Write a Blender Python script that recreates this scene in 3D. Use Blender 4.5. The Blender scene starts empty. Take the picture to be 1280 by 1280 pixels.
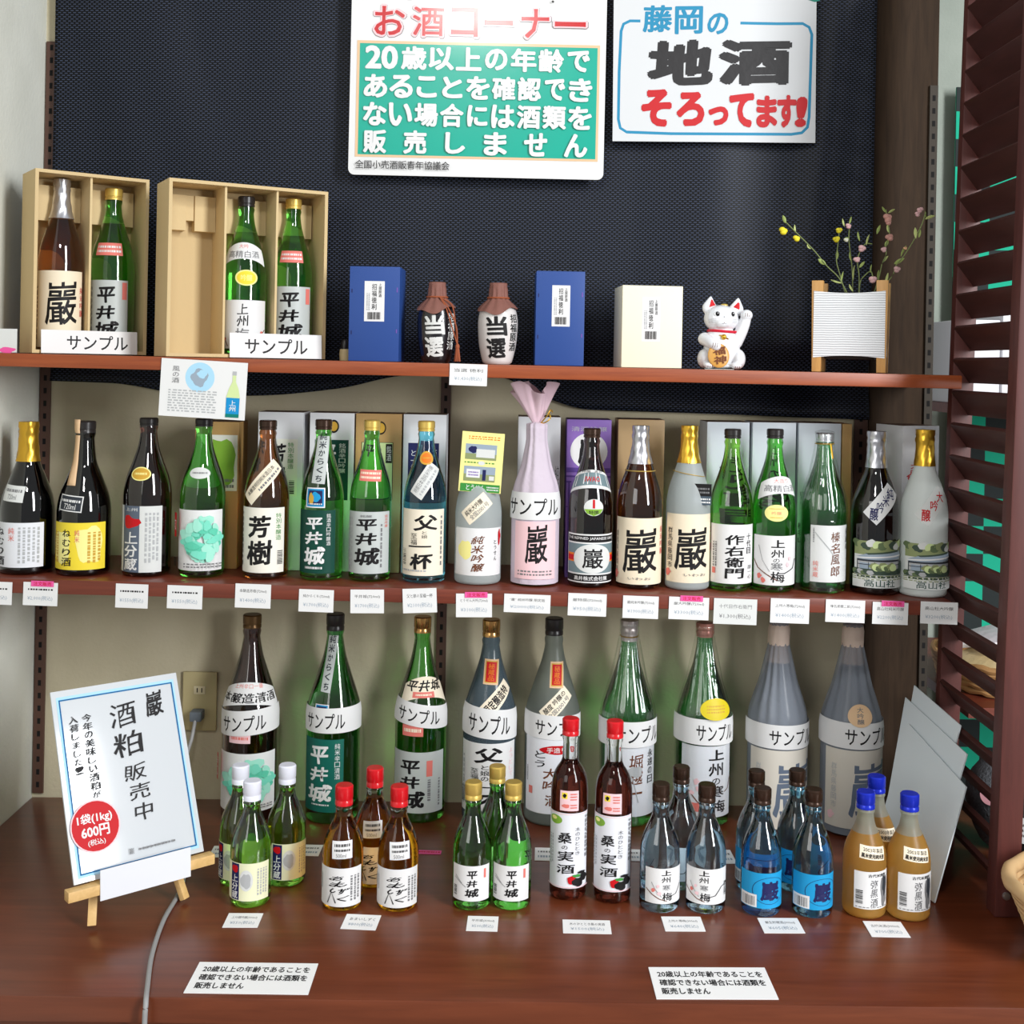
import bpy, bmesh, math, random
from mathutils import Vector, Matrix
R = math.radians
SC = bpy.context.scene
COL = SC.collection
random.seed(4)

# ---------------------------------------------------------------- camera, light, exposure
F, D, ZC, ROLL = 1500.0, 2.404, 1.628, R(1.1)      # focal length in px, distance to the back wall, eye height
VX, VY = 640.0, 455.0
cam = bpy.data.cameras.new('camera')
cam.sensor_width = 36.0
cam.lens = 36.0 * F / 1280.0
cam.shift_y = -(640.0 - VY) / 1280.0
cam.clip_start = 0.05
co = bpy.data.objects.new('camera', cam)
COL.objects.link(co)
co.matrix_world = Matrix.Translation((0, -D, ZC)) @ Matrix.Rotation(-ROLL, 4, 'Y') @ Matrix.Rotation(R(90), 4, 'X')
SC.camera = co

w = bpy.data.worlds.new('world')
SC.world = w
w.use_nodes = True
w.node_tree.nodes['Background'].inputs[0].default_value = (0.93, 0.97, 1.0, 1)
w.node_tree.nodes['Background'].inputs[1].default_value = 0.36


def area(name, loc, target, sx, sy, power, col):
    l = bpy.data.lights.new(name, 'AREA')
    l.shape = 'RECTANGLE'
    l.size, l.size_y, l.energy, l.color = sx, sy, power, col
    o = bpy.data.objects.new(name, l)
    COL.objects.link(o)
    o.location = loc
    o.rotation_euler = (Vector(target) - Vector(loc)).to_track_quat('-Z', 'Y').to_euler()
    return o


area('window_daylight', (2.9, -3.5, 2.75), (-0.3, -0.3, 1.0), 0.75, 2.9, 250, (0.97, 0.985, 1.0))
area('shop_front_daylight', (-2.4, -4.3, 2.4), (0, -0.2, 1.2), 2.2, 1.8, 54, (1.0, 0.985, 0.96))
area('ceiling_lamp', (-0.16, -2.45, 3.02), (-0.1, -1.2, 0.8), 0.34, 0.20, 14, (1.0, 0.98, 0.94))

vs = SC.view_settings
vs.view_transform = 'Standard'
vs.look = 'None'
vs.gamma = 1.0
vs.use_curve_mapping = False
vs.exposure = -0.12
cy = SC.cycles
cy.use_denoising = True
cy.max_bounces = 14
cy.transmission_bounces = 10
cy.transparent_max_bounces = 16
cy.sample_clamp_indirect = 6.0
cy.blur_glossy = 0.5


# ---------------------------------------------------------------- measuring helpers
def S(y):
    return F / (D + y)


def W(px, py, y):
    """point at depth y that the photo shows at (px, py)"""
    a, b = px - VX, py - VY
    c, s = math.cos(ROLL), math.sin(ROLL)
    u, v = a * c + b * s, -a * s + b * c
    k = S(y)
    return Vector((u / k, y, ZC - v / k))


def z_top(x): return 1.6265 - 0.0044 * x
def z_mid(x): return 1.2275 - 0.0052 * x
def z_cnt(x): return 0.750 + 0.007 * x


# ---------------------------------------------------------------- materials
def lin(c):
    c = c / 255.0
    return c / 12.92 if c <= 0.04045 else ((c + 0.055) / 1.055) ** 2.4


def rgb(c):
    return (lin(c[0]), lin(c[1]), lin(c[2]), 1.0)


MATS = {}


def mat(name, c, rough=0.5, metal=0.0, trans=0.0, ior=1.45, bump=None, coat=0.0, alpha=1.0, spec=0.5):
    """Principled material; bump = (noise scale, strength[, distance])"""
    if name in MATS:
        return MATS[name]
    m = bpy.data.materials.new(name)
    m.use_nodes = True
    n = m.node_tree.nodes
    b = n['Principled BSDF']
    b.inputs['Base Color'].default_value = rgb(c)
    b.inputs['Roughness'].default_value = rough
    b.inputs['Metallic'].default_value = metal
    b.inputs['Transmission Weight'].default_value = trans
    b.inputs['IOR'].default_value = ior
    b.inputs['Coat Weight'].default_value = coat
    if name.startswith(('gloss', 'sign')):
        b.inputs['Coat Roughness'].default_value = 0.13
    b.inputs['Alpha'].default_value = alpha
    b.inputs['Specular IOR Level'].default_value = spec
    if bump:
        L = m.node_tree.links
        tc = n.new('ShaderNodeTexCoord')
        t = n.new('ShaderNodeTexNoise')
        t.inputs['Scale'].default_value = bump[0]
        t.inputs['Detail'].default_value = 4
        bp = n.new('ShaderNodeBump')
        bp.inputs['Strength'].default_value = bump[1]
        bp.inputs['Distance'].default_value = bump[2] if len(bump) > 2 else 0.002
        L.new(tc.outputs['Object'], t.inputs['Vector'])
        L.new(t.outputs['Fac'], bp.inputs['Height'])
        L.new(bp.outputs['Normal'], b.inputs['Normal'])
    MATS[name] = m
    return m


def wood(name, c1, c2, scale=(1.2, 14, 14), rough=0.32, ns=6.0, coat=0.2):
    if name in MATS:
        return MATS[name]
    m = bpy.data.materials.new(name)
    m.use_nodes = True
    n, L = m.node_tree.nodes, m.node_tree.links
    b = n['Principled BSDF']
    tc = n.new('ShaderNodeTexCoord')
    mp = n.new('ShaderNodeMapping')
    mp.inputs['Scale'].default_value = scale
    t = n.new('ShaderNodeTexNoise')
    t.inputs['Scale'].default_value = ns
    t.inputs['Detail'].default_value = 8
    t.inputs['Roughness'].default_value = 0.62
    t.inputs['Distortion'].default_value = 0.6
    r = n.new('ShaderNodeValToRGB')
    r.color_ramp.elements[0].position, r.color_ramp.elements[1].position = 0.32, 0.68
    r.color_ramp.elements[0].color, r.color_ramp.elements[1].color = rgb(c1), rgb(c2)
    L.new(tc.outputs['Object'], mp.inputs['Vector'])
    L.new(mp.outputs['Vector'], t.inputs['Vector'])
    L.new(t.outputs['Fac'], r.inputs['Fac'])
    L.new(r.outputs['Color'], b.inputs['Base Color'])
    bp = n.new('ShaderNodeBump')
    bp.inputs['Strength'].default_value = 0.12
    bp.inputs['Distance'].default_value = 0.001
    L.new(t.outputs['Fac'], bp.inputs['Height'])
    L.new(bp.outputs['Normal'], b.inputs['Normal'])
    b.inputs['Roughness'].default_value = rough
    b.inputs['Coat Weight'].default_value = coat
    b.inputs['Coat Roughness'].default_value = 0.25
    MATS[name] = m
    return m


def film(name, c, alpha, rough=0.12, bump=None):
    """thin see-through sheet: part of the light passes straight through"""
    if name in MATS:
        return MATS[name]
    if rough > 0.2:
        return mat(name, c, rough, alpha=alpha, bump=bump)
    m = mat(name, c, rough, bump=bump)
    n, L = m.node_tree.nodes, m.node_tree.links
    b = n['Principled BSDF']
    gl, tr, mx = n.new('ShaderNodeBsdfGlossy'), n.new('ShaderNodeBsdfTransparent'), n.new('ShaderNodeMixShader')
    gl.inputs['Color'].default_value, gl.inputs['Roughness'].default_value = rgb(c), rough
    L.new(b.inputs['Normal'].links[0].from_socket, gl.inputs['Normal'])
    lw = n.new('ShaderNodeLayerWeight')
    lw.inputs['Blend'].default_value = 0.25
    mr = n.new('ShaderNodeMapRange')
    mr.inputs['To Min'].default_value, mr.inputs['To Max'].default_value = alpha * .45, alpha * 3.0
    L.new(lw.outputs['Facing'], mr.inputs['Value'])
    L.new(mr.outputs['Result'], mx.inputs[0])
    L.new(tr.outputs[0], mx.inputs[1])
    L.new(gl.outputs[0], mx.inputs[2])
    L.new(mx.outputs[0], n['Material Output'].inputs['Surface'])
    return m


INK = {'k': (22, 20, 22), 'w': (226, 226, 226), 'r': (194, 14, 26), 'gr': (120, 120, 122), 'lg': (176, 178, 180), 'cr': (240, 228, 205),
       'y': (238, 214, 60), 'go': (205, 160, 60), 'nv': (30, 34, 84), 'te': (0, 172, 158), 'bl': (20, 140, 200), 'dg': (8, 66, 54), 'gn': (58, 140, 60),
       'pk': (232, 90, 160), 'lp': (240, 200, 205), 'sil': (190, 194, 196), 'mint': (120, 215, 190), 'mint2': (92, 198, 168), 'mint3': (160, 226, 206), 'lb': (168, 212, 236), 'sg': (205, 222, 160),
       'or': (225, 120, 30), 'rs': (222, 120, 110), 'bs': (30, 150, 205), 'br': (110, 60, 30), 'pe': (226, 190, 150), 'ye2': (244, 236, 150), 'dk': (50, 55, 62),
       'pur': (120, 84, 170), 'pud': (88, 62, 140), 'slate': (112, 132, 138), 'mg': (96, 112, 78), 'mg2': (140, 150, 104), 'mg3': (62, 78, 66), 'bk2': (70, 84, 96), 'wd': (214, 216, 214), 'gb': (90, 100, 116), 'pl': (226, 226, 216),
       'teal2': (0, 120, 110), 'tan': (188, 152, 100), 'gn2': (130, 175, 60), 'sign': (230, 230, 230), 'cy': (60, 175, 210), 'iw': (100, 112, 130), 'sk': (150, 165, 180)}


def ink(k):
    return mat('print_' + k, INK[k], 0.55, spec=0.3)


def glass(name, c, rough=0.03, trans=1.0, ior=1.40):
    return mat(name, c, rough, trans=trans, ior=ior, coat=1.0)


# ---------------------------------------------------------------- mesh helpers
def new(name, me, parent=None):
    o = bpy.data.objects.new(name, me)
    COL.objects.link(o)
    if parent is not None:
        o.parent = parent
    return o


def obj(name, bm, mats, parent=None, smooth=False):
    me = bpy.data.meshes.new(name)
    bm.to_mesh(me)
    bm.free()
    for m in (mats if isinstance(mats, (list, tuple)) else [mats]):
        me.materials.append(m)
    if smooth:
        me.polygons.foreach_set('use_smooth', [True] * len(me.polygons))
        if smooth != 'all':
            me.set_sharp_from_angle(angle=R(40))
    return new(name, me, parent)


def tag(o, label, cat, group=None, kind=None):
    o['label'] = label
    o['category'] = cat
    if group:
        o['group'] = group
    if kind:
        o['kind'] = kind
    return o


def thing(name, label, cat, loc=(0, 0, 0), rz=0.0, group=None):
    o = bpy.data.objects.new(name, None)
    o.empty_display_size = 0.02
    COL.objects.link(o)
    o.location = loc
    o.rotation_euler = (0, 0, rz)
    return tag(o, label, cat, group)


def struct(o, label):
    o['kind'] = 'structure'
    o['label'] = label
    return o


def box(bm, lo, hi, M=None, bev=0.0, mi=0):
    r = bmesh.ops.create_cube(bm, size=1.0)
    vs_ = r['verts']
    c = [(lo[i] + hi[i]) / 2 for i in range(3)]
    d = [hi[i] - lo[i] for i in range(3)]
    for v in vs_:
        v.co = Vector((c[0] + v.co.x * d[0], c[1] + v.co.y * d[1], c[2] + v.co.z * d[2]))
    fs = list({f for v in vs_ for f in v.link_faces})
    if bev:
        es = list({e for v in vs_ for e in v.link_edges})
        r = bmesh.ops.bevel(bm, geom=es, offset=bev, segments=2, affect='EDGES', profile=0.6)
        fs = list({f for f in r['faces']} | {f for f in fs if f.is_valid})
        vs_ = list({v for f in fs for v in f.verts})
    for f in fs:
        f.material_index = mi
    if M is not None:
        bmesh.ops.transform(bm, matrix=M, verts=vs_)
    return vs_


def lathe(bm, prof, seg=40, mi=0, fr=None, cap=True):
    """prof = [(radius, z), ...]; fr(angle, z) scales the radius"""
    rings = []
    for r, z in prof:
        if r < 1e-5:
            rings.append([bm.verts.new((0, 0, z))])
        else:
            ring = []
            for i in range(seg):
                a = 2 * math.pi * i / seg
                k = fr(a, z) if fr else 1.0
                ring.append(bm.verts.new((r * k * math.cos(a), r * k * math.sin(a), z)))
            rings.append(ring)
    for a, b in zip(rings, rings[1:]):
        if len(a) == 1 and len(b) == 1:
            continue
        for i in range(seg):
            j = (i + 1) % seg
            if len(a) == 1:
                f = bm.faces.new((a[0], b[j], b[i]))
            elif len(b) == 1:
                f = bm.faces.new((a[i], a[j], b[0]))
            else:
                f = bm.faces.new((a[i], a[j], b[j], b[i]))
            f.material_index = mi(a[0].co.z) if callable(mi) else mi
    return rings


def tube(bm, pts, r, seg=8, mi=0):
    pts = [Vector(p) for p in pts]
    rings = []
    for i, p in enumerate(pts):
        t = (pts[min(i + 1, len(pts) - 1)] - pts[max(i - 1, 0)])
        t.normalize()
        up = Vector((0, 0, 1)) if abs(t.z) < 0.9 else Vector((1, 0, 0))
        a = t.cross(up).normalized()
        b = t.cross(a).normalized()
        k = r(i / max(1, len(pts) - 1)) if callable(r) else r
        rings.append([bm.verts.new(p + (a * math.cos(2 * math.pi * j / seg) + b * math.sin(2 * math.pi * j / seg)) * k) for j in range(seg)])
    for A, B in zip(rings, rings[1:]):
        for j in range(seg):
            f = bm.faces.new((A[j], A[(j + 1) % seg], B[(j + 1) % seg], B[j]))
            f.material_index = mi
    for ring in (rings[0], rings[-1]):
        f = bm.faces.new(ring)
        f.material_index = mi
    return rings


def curve_pts(pts, n=6):
    """Catmull-Rom through the given points"""
    P = [Vector(p) for p in pts]
    P = [P[0] * 2 - P[1]] + P + [P[-1] * 2 - P[-2]]
    out = []
    for i in range(1, len(P) - 2):
        for k in range(n):
            t = k / n
            a, b, c, d = P[i - 1], P[i], P[i + 1], P[i + 2]
            out.append(0.5 * ((2 * b) + (c - a) * t + (2 * a - 5 * b + 4 * c - d) * t * t + (3 * b - a - 3 * c + d) * t ** 3))
    out.append(P[-2])
    return out


def ball(bm, c, rx, ry=None, rz=None, M=None, u=16, v=10, mi=0):
    ry = ry or rx
    rz = rz or rx
    r = bmesh.ops.create_uvsphere(bm, u_segments=u, v_segments=v, radius=1.0)
    T = Matrix.Translation(c) @ (M or Matrix()) @ Matrix.Diagonal((rx, ry, rz, 1))
    bmesh.ops.transform(bm, matrix=T, verts=r['verts'])
    for f in {f for q in r['verts'] for f in q.link_faces}:
        f.material_index = mi
    return r['verts']


# ---------------------------------------------------------------- lettering and printed matter
GL = {}


def glyph(s, bold=0.02, res=2):
    """flat triangles of a string in the built-in font"""
    k = (s, res)
    if k not in GL:
        c = bpy.data.curves.new('t', 'FONT')
        c.body, c.resolution_u = s, res
        o = bpy.data.objects.new('t', c)
        COL.objects.link(o)
        dg = bpy.context.evaluated_depsgraph_get()
        me = bpy.data.meshes.new_from_object(o.evaluated_get(dg))
        GL[k] = ([(v.co.x, v.co.y) for v in me.vertices], [tuple(p.vertices) for p in me.polygons])
        bpy.data.objects.remove(o)
        bpy.data.curves.remove(c)
        bpy.data.meshes.remove(me)
    return GL[k]


class Sheet:
    """printed matter in the unit square, x to the right, y downwards"""

    def __init__(self, asp=1.0):
        self.it, self.mats, self.asp = [], [], asp   # asp = width / height
        self.ink = ink

    def mi(self, m):
        if m not in self.mats:
            self.mats.append(m)
        return self.mats.index(m)

    def add(self, vs_, fs, m, lay=None):
        self.it.append((vs_, fs, self.mi(m), len(self.it) if lay is None else lay))

    def poly(self, pts, m, lay=None):
        self.add(pts, [tuple(range(len(pts)))], m, lay)

    def rect(self, x0, y0, x1, y1, m, lay=None):
        self.poly([(x0, y1), (x1, y1), (x1, y0), (x0, y0)], m, lay)

    def ell(self, cx, cy, rx, ry, m, n=28):
        self.poly([(cx + rx * math.cos(2 * math.pi * i / n), cy - ry * math.sin(2 * math.pi * i / n)) for i in range(n)], m)

    def text(self, s, x0, y0, x1, y1, m, bold=0.02, res=2, rot=0.0, shear=0.0, wob=0.0):
        V, Fc = glyph(s, bold, res)
        if not V:
            return
        if bold > .012:            # heavier strokes: the same letters again, shifted all round
            n, q = (4 if bold <= .035 else 8), bold * .62
            sh_ = [(0, 0)] + [(q * math.cos(6.2832 * (i + .5) / n), q * math.sin(6.2832 * (i + .5) / n)) for i in range(n)]
            N = len(V)
            V, Fc = [(a + dx, b_ + dy) for dx, dy in sh_ for a, b_ in V], [tuple(i + N * j for i in f) for j in range(len(sh_)) for f in Fc]
        else:
            N = len(V)
        ax, bx = min(v[0] for v in V), max(v[0] for v in V)
        ay, by = min(v[1] for v in V), max(v[1] for v in V)
        if s == '一' or s == 'ー':
            ay, by = ay - 0.3, by + 0.3
        o, cx, cy_ = [], (x0 + x1) / 2, (y0 + y1) / 2
        for vx, vy in V:
            p, q = (vx - ax) / max(bx - ax, 1e-6), 1 - (vy - ay) / max(by - ay, 1e-6)
            if wob:
                p, q = p + wob * math.sin(5.2 * q + 1.3) * 0.5 + shear * (0.5 - q), q + wob * math.sin(4.4 * p + 0.4) * 0.6
            elif shear:
                p += shear * (0.5 - q)
            X, Y = (p - 0.5) * (x1 - x0), (q - 0.5) * (y1 - y0)
            if rot:
                X *= self.asp
                X, Y = X * math.cos(rot) + Y * math.sin(rot), -X * math.sin(rot) + Y * math.cos(rot)
                X /= self.asp
            o.append((cx + X, cy_ + Y))
        lay = len(self.it)
        self.it.append((o, Fc, self.mi(m), [lay + 0.1 * (i // N) for i in range(len(o))]))

    def vert(self, s, x0, y0, x1, y1, m, bold=0.02, res=2, wob=0.0, shear=0.0):
        n = len(s)
        h = (y1 - y0) / n
        for i, ch in enumerate(s):
            if ch == ' ':
                continue
            if ch == 'の' or 'ぁ' <= ch <= 'ん':
                e = 0.10
            else:
                e = 0.03
            dx, dy = (x1 - x0) * e, h * (e + 0.02)
            self.text(ch, x0 + dx, y0 + h * i + dy, x1 - dx, y0 + h * (i + 1) - dy, m, bold, res, 0, shear, wob)

    def line(self, pts, w_, m, lay=None):
        """polyline; w_ in units of the sheet's width"""
        P = [Vector((p[0] * self.asp, p[1])) for p in pts]
        w2 = w_ * self.asp / 2
        L_, R_ = [], []
        for i, p in enumerate(P):
            t = (P[min(i + 1, len(P) - 1)] - P[max(0, i - 1)]).normalized()
            nn = Vector((-t.y, t.x)) * w2
            L_.append(((p + nn).x / self.asp, (p + nn).y))
            R_.append(((p - nn).x / self.asp, (p - nn).y))
        n = len(P)
        self.add(L_ + R_, [(i, i + 1, n + i + 1, n + i) for i in range(n - 1)], m, lay)

    def bars(self, x0, y0, x1, y1, m=None, n=13, horiz=False):
        m = m or ink('k')
        rnd = random.Random(int(x0 * 99) + n)
        vs_, fs = [], []
        for i in range(n):
            a = (i + rnd.uniform(0.0, 0.25)) / n
            b = (i + rnd.uniform(0.4, 0.75)) / n
            k = len(vs_)
            if horiz:
                ya, yb = y0 + (y1 - y0) * a, y0 + (y1 - y0) * b
                vs_ += [(x0, yb), (x1, yb), (x1, ya), (x0, ya)]
            else:
                xa, xb = x0 + (x1 - x0) * a, x0 + (x1 - x0) * b
                vs_ += [(xa, y1), (xb, y1), (xb, y0), (xa, y0)]
            fs.append((k, k + 1, k + 2, k + 3))
        self.add(vs_, fs, m)

    def small(self, x0, y0, x1, y1, rows, m, vert=False, seed=1):
        """print too small to read: rows (or columns) of short dashes"""
        rnd = random.Random(seed)
        vs_, fs = [], []
        for i in range(rows):
            t = 0.0
            while t < 0.97:
                e = min(1.0, t + rnd.uniform(0.04, 0.10))
                a, b = (i + 0.22) / rows, (i + 0.72) / rows
                k = len(vs_)
                if vert:
                    q = (x0 + (x1 - x0) * a, y0 + (y1 - y0) * t, x0 + (x1 - x0) * b, y0 + (y1 - y0) * e)
                else:
                    q = (x0 + (x1 - x0) * t, y0 + (y1 - y0) * a, x0 + (x1 - x0) * e, y0 + (y1 - y0) * b)
                vs_ += [(q[0], q[3]), (q[2], q[3]), (q[2], q[1]), (q[0], q[1])]
                fs.append((k, k + 1, k + 2, k + 3))
                t = e + rnd.uniform(0.015, 0.05)
        self.add(vs_, fs, m)

    def blob(self, cx, cy_, rx, ry, m, seed=1, n=22, rough=0.3):
        rnd = random.Random(seed)
        ks = [1 + rough * (rnd.random() - 0.5) * 2 for _ in range(n)]
        ks = [(ks[i - 1] + 2 * ks[i] + ks[(i + 1) % n]) / 4 for i in range(n)]
        self.poly([(cx + rx * ks[i] * math.cos(2 * math.pi * i / n), cy_ - ry * ks[i] * math.sin(2 * math.pi * i / n)) for i in range(n)], m)

    def items(self, lst):
        for t in lst:
            k, a = t[0], t[1:]
            ink = self.ink
            if k == 'r': self.rect(a[0], a[1], a[2], a[3], ink(a[4]))
            elif k == 'e': self.ell(a[0], a[1], a[2], a[3], ink(a[4]))
            elif k == 't': self.text(a[0], a[1], a[2], a[3], a[4], ink(a[5]), *(a[6:]))
            elif k == 'v': self.vert(a[0], a[1], a[2], a[3], a[4], ink(a[5]), *(a[6:]))
            elif k == 'l': self.line(a[0], a[1], ink(a[2]))
            elif k == 'p': self.poly(a[0], ink(a[1]))
            elif k == 'b': self.bars(*a)
            elif k == 's': self.small(a[0], a[1], a[2], a[3], a[4], ink(a[5]), *(a[6:]))
            elif k == 'k': self.blob(a[0], a[1], a[2], a[3], ink(a[4]), *(a[5:]))
            elif k == 'f':                                   # hollow frame
                x0, y0, x1, y1, th, c = a
                ty = th * self.asp
                for q in ((x0, y0, x1, y0 + ty), (x0, y1 - ty, x1, y1), (x0, y0 + ty, x0 + th, y1 - ty), (x1 - th, y0 + ty, x1, y1 - ty)):
                    self.rect(*q, ink(c))
        return self

    def build(self, name, parent, fmap, na=1, nb=1, back=None):
        """fmap(a, b, lift) -> Vector; na, nb = cuts that let the sheet bend"""
        bm = bmesh.new()
        lay = bm.verts.layers.float.new('lift')
        for vs_, fs, mi, ly in self.it:
            bv = [bm.verts.new((v[0], v[1], 0)) for v in vs_]
            for i, q in enumerate(bv):
                q[lay] = ly[i] if isinstance(ly, list) else ly
            for f in fs:
                try:
                    bm.faces.new([bv[i] for i in f]).material_index = mi
                except ValueError:
                    pass
        for n, ax in ((na, 0), (nb, 1)):
            if n > 1:
                for i in range(1, n):
                    c, no = [0, 0, 0], [0, 0, 0]
                    c[ax], no[ax] = i / n, 1
                    bmesh.ops.bisect_plane(bm, geom=bm.verts[:] + bm.edges[:] + bm.faces[:], dist=1e-6, plane_co=c, plane_no=no)
        for v in bm.verts:
            v.co = fmap(v.co.x, v.co.y, 0.00009 * v[lay])
        return obj(name, bm, self.mats, parent, smooth='all' if na > 1 else False)


def flat_map(w_, h_, y=0.0):
    """upright sheet, centred on its own origin, print facing -y"""
    return lambda a, b, l: Vector(((a - 0.5) * w_, y - l, (0.5 - b) * h_))


def card(name, label, cat, w_, h_, base, its, M, th=0.0008, group=None, edge=None, backmat=None):
    """a flat card with thickness: print on its -y face"""
    sh = Sheet(w_ / h_)
    sh.rect(0, 0, 1, 1, base if not isinstance(base, str) else ink(base))
    sh.items(its)
    o = sh.build(name, None, flat_map(w_, h_, -th / 2 - 0.00005))
    me = o.data
    bm = bmesh.new()
    bm.from_mesh(me)
    box(bm, (-w_ / 2, -th / 2, -h_ / 2), (w_ / 2, th / 2, h_ / 2))
    bm.to_mesh(me)
    bm.free()
    o.matrix_world = M
    if label:
        tag(o, label, cat, group)
    return o


# ---------------------------------------------------------------- bottles
def mono(pts):
    """monotone cubic through (z, r) points"""
    xs, ys = [p[0] for p in pts], [p[1] for p in pts]
    n = len(xs)
    d = [(ys[i + 1] - ys[i]) / (xs[i + 1] - xs[i]) for i in range(n - 1)]
    m = [d[0]] + [0 if d[i - 1] * d[i] <= 0 else 2 / (1 / d[i - 1] + 1 / d[i]) for i in range(1, n - 1)] + [d[-1]]

    def f(x):
        if x <= xs[0]: return ys[0]
        if x >= xs[-1]: return ys[-1]
        i = max(k for k in range(n - 1) if xs[k] <= x)
        h = xs[i + 1] - xs[i]
        t = (x - xs[i]) / h
        return ys[i] * (1 + 2 * t) * (1 - t) ** 2 + h * m[i] * t * (1 - t) ** 2 + ys[i + 1] * t * t * (3 - 2 * t) + h * m[i + 1] * t * t * (t - 1)
    return f


SHAPE = {   # (height fraction, radius fraction)
    'std': [(0, 1), (.51, 1), (.56, .965), (.62, .88), (.73, .62), (.84, .40), (.93, .335), (1, .325)],
    'wide': [(0, 1), (.40, 1), (.49, .94), (.63, .66), (.75, .41), (.9, .335), (1, .325)],
    'teardrop': [(0, 1), (.48, 1), (.555, .955), (.67, .70), (.78, .43), (.9, .36), (1, .35)],
    'big': [(0, 1), (.52, 1), (.56, .965), (.62, .84), (.72, .60), (.82, .385), (.915, .29), (1, .285)],
    'mini': [(0, 1), (.42, 1), (.52, .95), (.6, .80), (.67, .62), (.737, .45), (.83, .37), (1, .355)],
    'slim': [(0, 1), (.58, 1), (.646, .95), (.71, .77), (.74, .56), (.775, .42), (.9, .385), (1, .38)],
    'squat': [(0, 1), (.46, 1), (.56, .93), (.68, .72), (.80, .48), (.9, .38), (1, .37)],
}


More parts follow.
